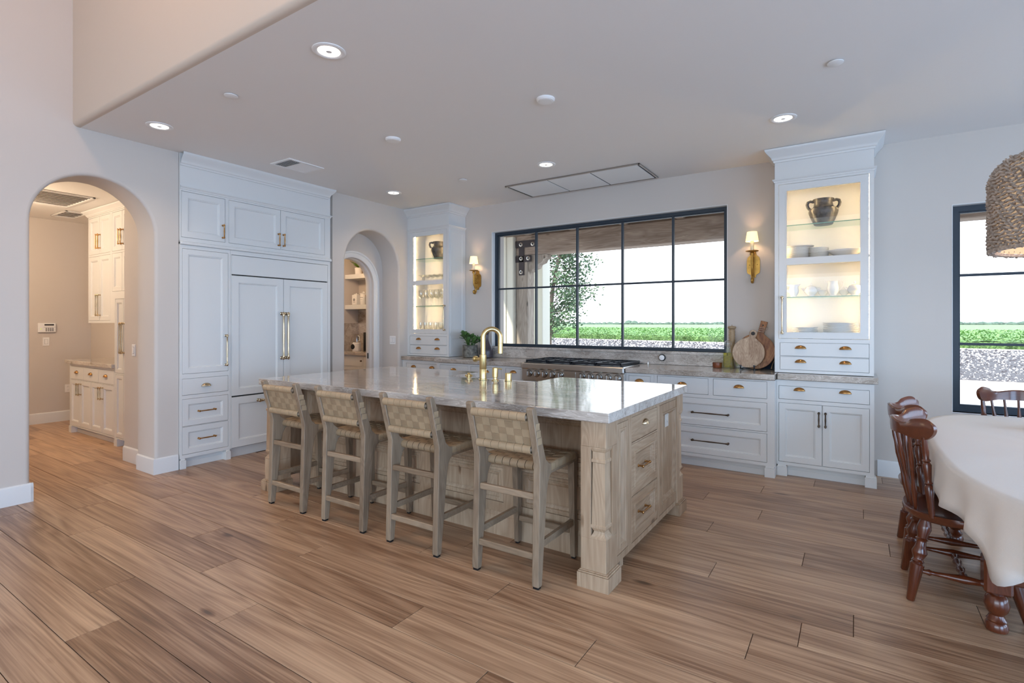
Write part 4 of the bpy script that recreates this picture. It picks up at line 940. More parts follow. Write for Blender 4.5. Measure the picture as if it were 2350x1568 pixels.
obj('crossbar', MB().tube([(-.062, .115, .006), (.062, .115, .006)], .005, 8).tube([(0, .115, .006), (0, .185, .30)], .005, 8), m_iron, t)
t = thing('slate_tray', 'dark glossy slate-like tray leaning in the corner behind the boards', 'tray', (-.735, 5.80, cz_), -.1)
m_ = MB(); m_.M = T(0, 0, 0, rx=-.2); m_.box(-.075, .075, 0, .012, .004, .19, .005); obj('tray', m_, mat('slate', srgb(44, 52, 66), .12), t)
obj('spoon', MB().tube([(.045, -.055, .012), (.05, -.04, .05), (.075, -.01, .13)], [.008, .005, .003], 8), m_nickel, t, smooth=1.)
# ================================================================ WALL FITTINGS
def sconce(label, x):
    t = thing('wall_sconce', label, 'sconce', (x, YB, 1.82), 0, 'gilt wall sconces')
    pl = [(-.022, .058), (-.026, .085), (-.058, .105), (-.062, .13), (-.062, .235), (-.055, .265), (-.030, .290), (-.024, .325), (.024, .325), (.030, .290), (.055, .265), (.062, .235), (.062, .13), (.058, .105), (.026, .085), (.022, .058)]
    o = obj('back_plate', MB().prism(pl, -.012, 0, 'y'), m_gilt, t, smooth=.3)
    for sx_ in (-1, 1): obj('screw', MB().lathe([(.006, 0), (.005, .004), (0, .006)], 10, T(sx_*.036, -.012, .19, rx=pi/2)), m_gilt, o)
    y = -.092
    pa = [(0, y, .305), (0, y, .16), (0, y+.006, .125), (0, y+.028, .095), (0, y+.048, .060), (0, y+.046, .028), (0, y+.028, .006), (0, y+.006, .006), (0, y-.006, .022), (0, y-.002, .040), (0, y+.014, .046), (0, y+.024, .036), (0, y+.018, .026)]
    obj('arm', MB().tube(pa, [.011, .011, .011, .012, .013, .014, .014, .013, .012, .011, .010, .009, .007], 10), m_gilt, t, smooth=1.)
    sc = MB().tube([(0, -.012, .262), (0, -.05, .266), (0, y, .262)], .006, 8).tube([(0, -.012, .155), (0, -.05, .148), (0, y, .155)], .006, 8)
    sc.tube([(0, -.03, .262), (0, -.018, .235), (0, -.030, .205), (0, -.05, .19), (0, -.062, .205), (0, -.05, .22), (0, -.04, .21)], .005, 8).tube([(0, -.05, .19), (0, -.03, .175), (0, -.02, .157)], .005, 8)
    obj('scroll', sc, m_gilt, t, smooth=1.)
    obj('bobeche', MB().lathe([(.018, .282), (.022, .300), (.016, .312), (.060, .320), (.062, .326), (.018, .326)], 22, T(0, y, 0)), m_gilt, t, smooth=.5)
    obj('candle_sleeve', MB().lathe([(.0175, .326), (.0175, .425)], 14, T(0, y, 0)), m_wax, t)
    sh = obj('lamp_shade', MB().lathe([(.062, .420), (.048, .518)], 26, T(0, y, 0), False, False).lathe([(.0605, .420), (.0465, .518)], 26, T(0, y, 0), False, False), m_shade, t, smooth=1.)
    obj('bulb', MB().lathe([(.010, .43), (.016, .452), (.010, .474), (0, .478)], 12, T(0, y, 0)), m_bulb, t, smooth=1.)
    light('sconce_light', 'POINT', (x, YB+y-.0, 1.82+.455), (0, 0, 0), 9, (1, .64, .34), shadow_soft_size=.018)
    return t
sconce('gilt iron candle sconce with lit shade on the wall right of the window', -.880)
sconce('gilt iron candle sconce with lit shade on the wall left of the window', -4.445)
m_taupe = mat('taupe_cover', srgb(178, 168, 158), .45)
outlet('splash_outlet', 'horizontal taupe outlet in the stone backsplash left of the range', (-3.556, 5.8705, 1.012), 0, .125, .078, m=m_taupe)
outlet('splash_outlet', 'horizontal taupe outlet in the backsplash right of the range, beside a round plug-in', (-1.755, 5.8705, 1.018), 0, .125, .078, m=m_taupe)
t = thing('plug_in_light', 'round white plug-in device with dark rim on the backsplash right of the range', 'plug', (-1.818, 5.862, 1.020))
obj('rim', MB().lathe([(.038, 0), (.038, .02), (.032, .026)], 24, T(0, 0, 0, rx=pi/2)), m_black, t); obj('face', MB().lathe([(.031, .02), (.029, .032), (.018, .036), (0, .037)], 24, T(0, 0, 0, rx=pi/2)), m_plastic, t)
tag(obj('salt_pot', MB().lathe([(.010, 0), (.010, .03), (.007, .036), (0, .037)], 12), m_steel, loc=(-1.965, 5.80, cz_), smooth=.6), 'tiny steel cylinder on the counter at the back right of the range', 'shaker')
outlet('light_switch', 'white double light switch on the jamb of the arched pantry recess', (-5.555, 5.3395, 1.165), 0, .115, .118, 'double')
outlet('light_switch', 'white single light switch on the hall wall just inside the big arch', (-6.065, 2.3095, 1.135), 0, .072, .118, 'switch')
outlet('light_switch', 'white single light switch below the alarm keypad in the hall', (-9.5495, 2.56, 1.148), pi/2, .072, .118, 'switch')
outlet('wall_outlet', 'white outlet low on the hall wall beside the hall cabinet', (-9.5495, 2.805, .465), pi/2)
t = thing('alarm_keypad', 'white alarm keypad with small display on the hall wall', 'keypad', (-9.5495, 2.565, 1.345), pi/2)
obj('housing', MB().box(-.098, .098, -.028, 0, -.065, .065, .006), m_plastic, t, smooth=.4)
obj('display', MB().box(-.03, .075, -.0295, -.027, .030, .050), m_black, t); obj('flap_line', MB().box(-.038, .094, -.0288, -.027, .006, .009), m_grey, t)
for i in range(4):
    for j in range(3): obj('key', MB().box(-.018+i*.024, -.002+i*.024, -.032, -.027, -.050+j*.017, -.038+j*.017, .001), m_grey, t, smooth=0)
obj('status_light', MB().box(-.072, -.062, -.0295, -.027, -.022, -.012), emis('green_status', (.7, 1, .1, 1), 1.2), t)
# ================================================================ CEILING FITTINGS
def can(label, x, y):
    t = thing('downlight', label, 'downlight', (x, y, ZC), 0, 'recessed downlights')
    obj('trim_ring', MB().lathe([(.098, 0), (.098, -.004), (.086, -.009), (.070, -.006), (.062, -.0005)], 32), m_plastic, t, smooth=.6)
    obj('lens', MB().lathe([(.066, -.003), (.02, -.0035), (0, -.0036)], 28), m_can, t)
    obj('center_cap', MB().lathe([(.018, -.003), (.017, -.007), (0, -.008)], 16), m_plastic, t)
    light('downlight_lamp', 'SPOT', (x, y, ZC-.03), (0, 0, 0), 22, (1, .76, .54), spot_size=radians(125), spot_blend=.9, shadow_soft_size=.06)
can('round lit downlight in the ceiling nearest the camera, large bright disc', -2.653, 2.030)
can('round lit downlight near the left wall above the big arch', -4.840, 2.027)
can('round lit downlight at the far left in front of the pantry recess', -4.849, 4.675)
can('round lit downlight in front of the ceiling range vent', -2.672, 4.710)
can('round lit downlight above the right-hand china hutch', -.483, 4.690)
def disc(label, x, y, r, name='ceiling_speaker', cat='ceiling disc'):
    t = thing(name, label, cat, (x, y, ZC))
    obj('rim', MB().lathe([(r, 0), (r, -.010), (r*.86, -.020), (r*.74, -.020)], 28), m_plastic, t, smooth=.5); obj('face', MB().lathe([(r*.75, -.019), (r*.72, -.0215), (0, -.022)], 24), m_plastic, t, smooth=.6)
disc('round white smoke detector on the ceiling above the island middle', -1.895, 3.333, .068, 'smoke_detector', 'smoke detector')
disc('round white smoke detector on the ceiling in front of the cupboards', -3.441, 3.311, .068, 'smoke_detector', 'smoke detector')
def cover(label, x, y): tag(obj('sprinkler_cover', MB().lathe([(.046, -.006), (.046, -.010), (.040, -.012), (0, -.0125)], 26).lathe([(.03, 0), (.03, -.008)], 16), m_plastic, loc=(x, y, ZC)), label, 'sprinkler cover')
cover('small flat white sprinkler cover between the two left front downlights', -3.753, 2.034)
cover('small flat white sprinkler cover at the upper right of the ceiling', -.105, 3.86)
cover('small flat white sprinkler cover near the left end of the ceiling range vent', -3.740, 4.681)
t = thing('air_register', 'rectangular white slatted air register in the ceiling above the refrigerator', 'vent', (-4.855, 3.325, ZC))
m_ = MB(); m_.M = T(0, 0, 0, rx=pi/2); m_.frame(-.165, .165, -.205, .205, [(-.135, .135, -.175, .175)], 0, .008); m_.M = T(0, 0, -.008, rx=pi/2); m_.M = Matrix()
for a in ((-.165, -.130, -.205, .205), (.130, .165, -.205, .205), (-.13, .13, -.205, -.170), (-.13, .13, .170, .205)): pass
fr_ = MB()
for a in ((-.165, -.132, -.205, .205), (.132, .165, -.205, .205), (-.132, .132, -.205, -.172), (-.132, .132, .172, .205)): fr_.box(a[0], a[1], a[2], a[3], -.010, 0, .003)
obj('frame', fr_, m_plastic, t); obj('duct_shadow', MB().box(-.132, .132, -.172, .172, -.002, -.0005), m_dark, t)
for i in range(17):
    y = -.16+i*.02; s_ = MB(); s_.M = T(0, y, -.007, rx=.85 if i < 6 else -.5); s_.box(-.13, .13, -.0058, .0058, -.0007, .0007); s_.M = Matrix(); obj('slat', s_, m_plastic, t, smooth=0)
t = thing('ceiling_range_vent', 'flush ceiling range vent of three white panels in a steel frame', 'range hood', (-2.676, 5.495, ZC))
hw, hd = .83, .31
fr_ = MB()
for a in ((-hw, hw, -hd, -hd+.018), (-hw, hw, hd-.018, hd), (-hw, -hw+.018, -hd, hd), (hw-.018, hw, -hd, hd)): fr_.box(a[0], a[1], a[2], a[3], -.014, 0, .002)
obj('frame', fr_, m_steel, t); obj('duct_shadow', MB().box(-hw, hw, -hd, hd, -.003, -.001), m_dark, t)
for i in range(3):
    x0 = -hw+.028+i*(2*hw-.056)/3
    obj('panel', MB().box(x0+.008, x0+(2*hw-.056)/3-.008, -hd+.028, hd-.028, -.012, -.004, .002), mat('vent_panel', srgb(240, 242, 242), .3) if i == 0 else bpy.data.materials['vent_panel'], t)
# ================================================================ HALL CABINETS
HY = 2.52
def hall(name, label, y): return thing(name, label, 'cabinet', (0, y, 0))
c = hall('hall_base_cabinet', 'low hall cabinet with three small drawers over four doors beneath a stone top', HY)
x0, x1 = -8.515, -7.13
dx = (x1-x0-.03)/3; ho = [(x0+.015+i*dx, x0+.015+(i+1)*dx, .692, .862) for i in range(3)]; dd = (x1-x0-.03)/4
hd_ = [(x0+.015+i*dd, x0+.015+(i+1)*dd, .10, .684) for i in range(4)]
carcass(c, x0, x1, .085, .884, .555, ho+hd_)
for q in ho:
    d = front(c, 'slab', *q); cup_pull(d, (q[0]+q[1])/2, .775)
for i, q in enumerate(hd_):
    d = front(c, 'door', *q); bar_pull(d, q[1]-.03 if i % 2 == 0 else q[0]+.03, .575, .13, True, m=m_nickel)
toe(c, x0, x1, .085, .555, (x0+.05,))
slab('hall_counter', 'grey stone top of the low hall cabinet', [(-8.60, 2.49), (-7.13, 2.49), (-7.13, 3.078), (-8.60, 3.078)], .886, .935, m_quartzd)
c = hall('hall_tall_cabinet', 'tall narrow hall cupboard with stacked doors beside the arch', HY)
hh = [(-7.11, -6.887), (-6.883, -6.66)]
carcass(c, -7.128, -6.34, .085, 1.70, .555, [(a, b, z0, z1) for a, b in hh for z0, z1 in ((.10, .82), (.835, 1.685))])
for i, (a, b) in enumerate(hh):
    front(c, 'door', a, b, .10, .82, w=.045); d = front(c, 'door', a, b, .835, 1.685, w=.045)
    bar_pull(d, (b-.022, a+.022)[i], 1.24, .33, True, m=m_nickel, r=.007)
toe(c, -7.128, -6.34, .085, .555, (-7.07,))
UY = 2.712
c = hall('hall_wall_cabinet', 'upper hall cabinets in two tiers with brass pulls, hanging to the ceiling', UY)
xx = [(-8.48, -8.14), (-8.135, -7.795), (-7.74, -7.455), (-7.45, -7.165)]
q1 = [(a, b, 1.44 if i < 2 else 1.80, 2.275) for i, (a, b) in enumerate(xx)]; q2 = [(a, b, 2.30, 2.785) for a, b in xx]
carcass(c, -8.50, -7.132, 1.412, 2.878, .363, q1+q2)
carcass(c, -7.131, -6.34, 1.702, 2.878, .363, [])
for i, q in enumerate(q1+q2):
    d = front(c, 'door', *q); low = i < 4; k = i % 4
    if low and k > 1: continue
    bar_pull(d, q[1]-.028 if k % 2 == 0 else q[0]+.028, q[2]+(.20 if low else .16), .26 if low else .17, True, m=m_nickel if low else m_abrass, r=.0055)
mb = MB(); mb.crown([(o*.8, z*.62+2.800) for o, z in CROWN], -8.50, -6.34, 0, .3, True, False); obj('crown_moulding', mb, m_white, c, smooth=.5)
t = thing('wall_mirror', 'narrow framed mirror on the hall wall above the counter', 'mirror', (-7.92, 3.078, 1.16))
obj('frame', MB().frame(-.30, .34, -.21, .24, [(-.10, .27, -.21, .24)], -.03, .03), m_trim, t, smooth=0); obj('mirror_glass', MB().box(-.10, .27, -.012, -.004, -.21, .24), m_mirror, t, smooth=0)
tag(obj('small_speaker', MB().box(-.035, .035, -.035, .035, 0, .075, .006), m_black, loc=(-8.02, 2.98, .9355)), 'small black cube on the hall counter', 'speaker')
t = thing('phone_stand', 'white slanted stand on the hall counter beside the tall cupboard', 'stand', (-7.42, 2.80, .9355))
obj('base', MB().box(-.17, .17, -.06, .06, 0, .03, .004), m_porc, t); m_ = MB(); m_.M = T(-.16, 0, .02, ry=-.62); m_.box(0, .30, -.05, .05, 0, .014, .003); m_.M = Matrix(); obj('slanted_panel', m_, m_porc, t)
def hall_vent(label, x0, x1, y0, y1, n, alongx):
    t = thing('hall_vent', label, 'vent', ((x0+x1)/2, (y0+y1)/2, 2.88)); a, b = (x1-x0)/2, (y1-y0)/2; f = MB()
    for q in ((-a, a, -b, -b+.03), (-a, a, b-.03, b), (-a, -a+.03, -b, b), (a-.03, a, -b, b)): f.box(q[0], q[1], q[2], q[3], -.012, 0, .003)
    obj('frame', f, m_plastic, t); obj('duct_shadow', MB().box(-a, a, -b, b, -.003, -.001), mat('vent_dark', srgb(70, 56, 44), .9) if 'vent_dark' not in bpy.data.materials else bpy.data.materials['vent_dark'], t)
    for i in range(n):
        if alongx: y = -b+.04+(2*b-.08)*(i+.5)/n; s_ = MB().box(-a+.03, a-.03, y-.010, y+.004, -.010, -.005)
        else: x = -a+.04+(2*a-.08)*(i+.5)/n; s_ = MB().box(x-.006, x+.004, -b+.03, b-.03, -.010, -.005)
        obj('slat', s_, m_plastic, t, smooth=0)
hall_vent('large slatted return-air grille in the hall ceiling', -8.35, -7.45, 1.75, 2.45, 9, False)
t0 = hall_vent('small three-section register in the hall ceiling near the far wall', -9.15, -8.60, 2.50, 2.76, 4, False)
light('hall_downlight', 'POINT', (-7.9, 1.3, 2.55), (0, 0, 0), 88, (1, .77, .54), shadow_soft_size=.08)
# ================================================================ PANTRY
c = thing('pantry_base_cabinet', 'pale base cabinet under the pantry sink seen through the inner arch', 'cabinet', (0, 5.70, 0))
carcass(c, -7.348, -5.95, .08, .886, .54, [(-7.33, -6.62, .12, .70), (-7.33, -6.62, .71, .87), (-6.60, -5.97, .12, .70), (-6.60, -5.97, .71, .87)])
for q in ((-7.33, -6.62), (-6.60, -5.97)):
    d = front(c, 'door', *q, .12, .70); d2 = front(c, 'slab', *q, .71, .87)
obj('knob', MB().lathe([(.012, 0), (.008, .012), (.014, .02), (0, .026)], 12, T(-6.64, 0, .80, rx=pi/2)), m_bronze, c)
slab('pantry_counter', 'beige stone counter in the pantry with a brass faucet', [(-7.348, 5.67), (-5.95, 5.67), (-5.95, 6.232), (-7.348, 6.232)], .889, .945, m_quartzd)
tag(obj('pantry_backsplash', MB().box(-7.348, -5.95, 6.234, 6.249, .946, 1.644).box(-7.349, -7.336, 5.67, 6.233, .946, 1.41), m_splash, smooth=0), 'grey stone backsplash behind the pantry faucet', 'backsplash')
for z, n in ((1.646, 'lower'), (2.165, 'upper')):
    tag(obj('floating_shelf', MB().box(-7.349, -5.95, 5.95, 6.248, z, z+.075, .003), m_white), 'thick white floating shelf in the pantry, the %s one' % n, 'shelf')
t = thing('potted_fern', 'small green plant in a white pot on the upper pantry shelf', 'potted plant', (-7.08, 6.02, 2.2405))
obj('pot', MB().lathe([(.055, 0), (.060, .004), (.068, .11), (.064, .11), (.060, .09), (0, .09)], 20), m_porc, t, smooth=.7)
m_ = MB()
for i in range(60):
    a = i*2.4; e_ = .2+1.1*rnd.random(); leafquad(m_, (0, 0, .10+.06*rnd.random()), (cos(a)*cos(e_), sin(a)*cos(e_), sin(e_)), .10+.07*rnd.random(), .03)
obj('foliage', m_, m_leaf2, t, smooth=1., recalc=False)
t = thing('wooden_tray', 'round dark wooden tray leaning on the wall behind the pantry plant', 'tray', (-6.93, 6.19, 2.2405))
obj('tray', MB().lathe([(.16, 0), (.165, .012), (.15, .016), (0, .012)], 28, T(0, 0, .163, rx=pi/2-.12)), m_acacia, t)
tag(obj('clay_crock', MB().lathe([(.085, 0), (.10, .01), (.115, .12), (.10, .20), (.075, .24), (.08, .26), (.07, .26)], 22), mat('pale_clay', srgb(206, 178, 150), .7, var=.1), loc=(-6.62, 6.06, 2.2405), smooth=.7), 'pale clay crock at the right of the upper pantry shelf', 'crock')
t = thing('square_canister', 'square white canister with a grey printed emblem on the lower pantry shelf', 'canister', (-7.115, 6.00, 1.7215))
obj('body', MB().box(-.06, .06, -.05, .05, 0, .17, .008), m_porc, t); obj('lid', MB().box(-.035, .035, -.03, .03, .17, .185, .006).lathe([(.008, .185), (.012, .195), (0, .205)], 10), m_porc, t)
obj('emblem', MB().lathe([(.024, 0), (.024, .0008), (0, .0008)], 16, T(0, -.0505, .085, rx=pi/2)).box(-.026, .026, -.0512, -.05, .042, .050), m_grey, t)
t = thing('round_canister', 'round white lidded canister with a dark text band, lower pantry shelf', 'canister', (-6.945, 6.01, 1.7215))
obj('body', MB().lathe([(.055, 0), (.058, .006), (.062, .17), (.060, .175)], 22), m_porc, t, smooth=.6); obj('lid', MB().lathe([(.068, .175), (.070, .190), (.03, .205), (.018, .212), (.02, .222), (0, .228)], 20), m_porc, t)
obj('label_band', MB().rings([[(.0612*sin(a), -.0612*cos(a), z) for a in [(-.7+1.4*i/8) for i in range(9)]] for z in (.118, .126)], False).rings([[(.060*sin(a), -.060*cos(a), z) for a in [(-.5+i/8) for i in range(9)]] for z in (.085, .088)], False), m_grey, t)
g0 = None
for i, (x, y) in enumerate(((-6.835, 5.99), (-6.76, 6.04), (-6.69, 5.99), (-6.61, 6.05), (-6.52, 6.0))):
    lab = '%s clear glass storage jar from the left on the lower pantry shelf' % ORD[i]
    if g0 is None:
        g0 = thing('glass_jar', lab, 'jar', (x, y, 1.7215), 0, 'glass jars in the pantry'); obj('jar', MB().lathe([(.034, 0), (.036, .004), (.036, .13), (.030, .14), (.0285, .14), (.034, .128), (.034, .008), (0, .006)], 18), m_crystal, g0, smooth=.7); obj('lid', MB().lathe([(.033, .14), (.033, .158), (0, .16)], 16), m_oldwood, g0)
    else: dup(g0, (x, y, 1.7215), 0, lab)
t = thing('milk_frother', 'white and steel coffee appliance at the left on the pantry counter', 'coffee maker', (-6.985, 5.90, .9455))
obj('base', MB().lathe([(.07, 0), (.072, .006), (.07, .13), (.062, .14)], 22), m_plastic, t, smooth=.6); obj('jug', MB().lathe([(.052, .14), (.05, .15), (.046, .26), (.05, .27), (.04, .272)], 20), m_steel, t, smooth=.6)
obj('handle', MB().tube([(.046, -.01, .25), (.085, -.02, .245), (.085, -.02, .17), (.05, -.01, .16)], .009, 8), m_plastic, t); obj('dial', MB().lathe([(.045, 0), (.042, .012), (0, .014)], 20, T(-.02, -.065, .07, rx=pi/2)), m_black, t)
tag(obj('black_canister', MB().lathe([(.038, 0), (.040, .004), (.040, .30), (.036, .31), (0, .312)], 20), m_black, loc=(-6.80, 5.93, .9455), smooth=.6), 'tall slim black cylinder on the pantry counter', 'canister')
t = thing('pantry_faucet', 'brass gooseneck faucet at the pantry sink', 'faucet', (-6.42, 6.10, .9455))
obj('spout', MB().tube([(0, 0, 0), (0, 0, .30)]+[(-.085*(1-cos(pi*i/10)), -.085*(1-cos(pi*i/10))*.9, .30+.10*sin(pi*i/10)) for i in range(1, 11)]+[(-.17, -.153, .22)], .016, 12), m_brass, t, smooth=1.)
t = thing('pantry_soap_pump', 'small brass dispenser beside the pantry faucet', 'soap dispenser', (-6.62, 5.98, .9455))
obj('pump', MB().lathe([(.02, 0), (.02, .006), (.012, .01), (.012, .05), (.018, .055), (.018, .09), (0, .092)], 14).tube([(0, 0, .08), (-.04, -.02, .08)], .006, 8), m_brass, t)
light('pantry_light', 'POINT', (-6.7, 5.0, 2.45), (0, 0, 0), 30, (1, .72, .46), shadow_soft_size=.08)
# ================================================================ DINING
tz = .752; tcx, tcy = .99, 3.62; ta, tb = .645, 1.27
t = thing('dining_table', 'reddish-brown wooden dining table with turned legs under a linen cloth', 'dining table', (0, 0, 0))
def sup(a, b, n=3.2, N=96, cx=tcx, cy=tcy):
    p = []
    for i in range(N):
        th = 2*pi*i/N; c_, s_ = cos(th), sin(th)
        p.append((cx+a*math.copysign(abs(c_)**(2/n), c_), cy+b*math.copysign(abs(s_)**(2/n), s_)))
    return p
obj('table_top', MB().prism(sup(ta-.02, tb-.02), .725, tz-.004, 'z'), m_cherry, t)
legp = [(.030, 0), (.040, .004), (.043, .018), (.040, .036), (.034, .044), (.038, .052), (.032, .060), (.026, .075), (.040, .095), (.047, .125), (.040, .155), (.028, .168), (.036, .178)]
for lx, ly in ((.540, 3.215), (1.44, 3.215), (.540, 4.40), (1.44, 4.40)):
    m_ = MB(); m_.lathe(legp, 22, T(lx, ly, 0)); m_.box(lx-.050, lx+.050, ly-.050, ly+.050, .178, .335, .010)
    m_.lathe([(.044, .333), (.050, .342), (.046, .356), (.036, .362), (.030, .372), (.034, .40), (.044, .48), (.048, .56), (.038, .66), (.046, .69), (.046, .726)], 22, T(lx, ly, 0)); obj('leg', m_, m_cherryz, t, smooth=.6)
for ly in (3.215, 4.40): obj('stretcher', MB().box(.58, 1.38, ly-.03, ly+.03, .225, .315, .008), m_cherry, t)
obj('stretcher', MB().box(.95, 1.01, 3.24, 4.37, .235, .305, .008), m_cherry, t)
obj('apron', MB().box(.52, 1.44, 2.72, 4.52, .65, .725, .004), m_cherry, t)
# cloth: top sheet following the table, skirt falling in folds, longer at the corners
N = 240; rs = []
def ring(grow, z, wav=0.):
    base_ = sup(ta+grow, tb+grow, 3.2, N); return [(x, y, z) for x, y in base_]
rs.append([(tcx+(x-tcx)*.02, tcy+(y-tcy)*.02, tz+.008) for x, y in sup(ta, tb, 3.2, N)])
for k in (.3, .6, .85, .96): rs.append([(tcx+(x-tcx)*k, tcy+(y-tcy)*k, tz+.008+.0015*sin(9*x+7*y)*sin(5*y-3*x)) for x, y in sup(ta, tb, 3.2, N)])
S0 = sup(ta, tb, 3.2, N); drop = []
for i, (x, y) in enumerate(S0):
    q = sqrt((abs(x-tcx)-.52)**2+(abs(y-tcy)-1.02)**2); drop.append(.178+.128*math.exp(-(q/.115)**2)+.008*sin(i*.6))
for f_, g_ in ((0, .0), (.03, .006), (.12, .010), (.3, .013), (.55, .016), (.8, .020), (1., .024)):
    r_ = []
    for i, (x, y) in enumerate(S0):
        dx_, dy_ = (x-tcx)/ta, (y-tcy)/tb; corner = min(1, (abs(dx_)*abs(dy_))**1.2*1.4)
        fold = (sin(i*2*pi/N*26)*.010+sin(i*2*pi/N*15+1.)*.008)*f_*(.35+1.6*corner)
        nx_, ny_ = math.copysign(abs(dx_)**2.2, dx_)/ta, math.copysign(abs(dy_)**2.2, dy_)/tb; L = sqrt(nx_*nx_+ny_*ny_)+1e-6
        g2 = g_+fold
        r_.append((x+nx_/L*g2, y+ny_/L*g2, tz+.006-f_*drop[i]-(.004 if f_ > 0 else 0)))
    rs.append(r_)
cl = tag(obj('tablecloth', MB().rings(rs, True, True, False), m_linen, smooth=1.5), 'off-white linen tablecloth draped over the dining table', 'tablecloth')
sd_ = cl.modifiers.new('thick', 'SOLIDIFY'); sd_.thickness = .003; sd_.offset = 1
t = thing('napkin_box', 'small orange-brown wooden holder on the tablecloth at the right edge', 'box', (.985, 4.30, .7625), .3)
obj('side', MB().prism([(-.09, 0), (.09, 0), (.11, .10), (-.11, .10)], -.06, -.05, 'y').prism([(-.09, 0), (.09, 0), (.11, .10), (-.11, .10)], .05, .06, 'y'), m_acacia, t); obj('tray', MB().box(-.09, .09, -.05, .05, 0, .012), m_acacia, t)
def chair(label):
    # local: sitter faces +x, origin on the floor under the seat centre
    t = thing('windsor_chair', label, 'chair', (0, 0, 0), 0, 'comb-back dining chairs')
    sz = .445
    pl = []
    for i in range(40):
        th = 2*pi*i/40; c_, s_ = cos(th), sin(th)
        x = .225*math.copysign(abs(c_)**(2/2.6), c_); y = .235*math.copysign(abs(s_)**(2/2.6), s_)*(1.-.06*(c_ < 0)*abs(c_)); pl.append((x, y))
    rs = [[(x*.90, y*.92, sz-.040) for x, y in pl], [(x*.97, y*.97, sz-.030) for x, y in pl], [(x, y, sz-.008+.012*(abs(y)/.235)**2*(x < .05)) for x, y in pl], [(x*.98, y*.98, sz+.004*(abs(y)/.235)) for x, y in pl], [(x*.8, y*.8, sz-.008) for x, y in pl], [(x*.3, y*.3, sz-.014) for x, y in pl]]
    obj('seat', MB().rings(rs), m_cherry, t, smooth=1.)
    lp = [(.0155, 0), (.018, .01), (.030, .42), (.031, .435), (.022, .455), (.028, .47), (.022, .49), (.020, .50), (.031, .56), (.033, .58), (.024, .64), (.020, .70), (.020, .72), (.028, .735), (.021, .75), (.023, .78), (.031, .86), (.029, .90), (.020, .98), (.020, 1)]
    F = {}
    for sx_ in (-1, 1):
        for sy_ in (-1, 1):
            a, b_ = (sx_*(.205 if sx_ < 0 else .235), sy_*.200, 0), (sx_*.135, sy_*.135, sz-.03); F[(sx_, sy_)] = (Vector(a), Vector(b_)); obj('leg', MB().turn(a, b_, lp, 16), m_cherryz, t, smooth=.9)
    sp_ = [(.010, 0), (.011, .10), (.016, .14), (.010, .17), (.013, .3), (.021, .5), (.013, .7), (.010, .83), (.016, .86), (.011, .9), (.010, 1)]
    M_ = []
    for sy_ in (-1, 1):
        p = F[(-1, sy_)]; q = F[(1, sy_)]; a = p[0].lerp(p[1], .36); b_ = q[0].lerp(q[1], .36); M_.append(a.lerp(b_, .5)); obj('stretcher', MB().turn(a, b_, sp_, 12), m_cherryz, t, smooth=.9)
    bd = [(.010, 0), (.011, .08), (.018, .14), (.010, .2), (.012, .25), (.020, .36), (.011, .45), (.013, .5), (.011, .55), (.020, .64), (.012, .75), (.010, .8), (.018, .86), (.011, .92), (.010, 1)]
    obj('stretcher', MB().turn(M_[0], M_[1], bd, 12), m_cherryz, t, smooth=.9)
    # crest rail: bowed in plan, lobed ends
    rw = .268; n = 44; rs = []
    def crest(u):  # u -1..1
        x = -.268+.158*abs(u)**2.0; y = rw*u*(1-.06*u*u); zm = .862+.022*abs(u)**3; k_ = min(1, max(0, (abs(u)-.42)/.40)); h = .033+.020*k_*k_*(3-2*k_)
        if abs(u) > .84: h *= sqrt(max(.004, 1-((abs(u)-.84)/.161)**2))
        hump = .010*cos(u*pi*1.6) if abs(u) < .6 else 0
        return x, y, zm, h, hump
    for i in range(n+1):
        u = -1+2*i/n; u = math.copysign(sin(abs(u)*pi/2), u); x, y, zm, h, hp = crest(u)
        tx = 2*.158*u; L = sqrt(tx*tx+rw*rw); nx_, ny_ = rw/L, -tx/L; th = .011; lean = .06
        def pt(d, z): return (x+nx_*d-lean*(z-zm), y+ny_*d, z)
        rs.append([pt(-th, zm-h), pt(-th*1.1, zm), pt(-th, zm+h*.8+hp), pt(0, zm+h+hp), pt(th, zm+h*.8+hp), pt(th*.9, zm), pt(th, zm-h), pt(0, zm-h*1.05)])
    obj('crest_rail', MB().rings(rs), m_cherry, t, smooth=1.)
    for k, yb in enumerate((-.095, -.048, 0, .048, .095)):
        u = (k-2)/2*.62; x, y, zm, h, hp = crest(u); a = (-.195+.02*abs(k-2)/2, yb*1.15, sz-.01); b_ = (x, y, zm-h+.012)
        obj('spindle', MB().turn(a, b_, [(.008, 0), (.009, .10), (.0135, .27), (.0085, .40), (.008, .5), (.0125, .66), (.008, .8), (.0075, 1)], 10), m_cherryz, t, smooth=.9)
    for sg in (-1, 1):
        u = sg*.86; x, y, zm, h, hp = crest(u); a = (-.118, sg*.198, sz-.01); b_ = (x, y, zm-h+.012)
        obj('back_post', MB().turn(a, b_, [(.014, 0), (.017, .25), (.021, .38), (.013, .41), (.018, .43), (.013, .45), (.015, .50), (.020, .66), (.013, .69), (.019, .71), (.012, .74), (.015, .82), (.012, 1)], 14), m_cherryz, t, smooth=.9)
    return t
ch = chair('red-brown comb-back dining chair on the near left side of the table')
ch.location = (.438, 3.53, 0); ch.rotation_euler.z = 0
dup(ch, (.450, 4.07, 0), 0, 'red-brown comb-back dining chair, second along the left side of the table')
dup(ch, (1.02, 5.08, 0), -pi/2, 'red-brown comb-back dining chair at the far end of the table by the window')
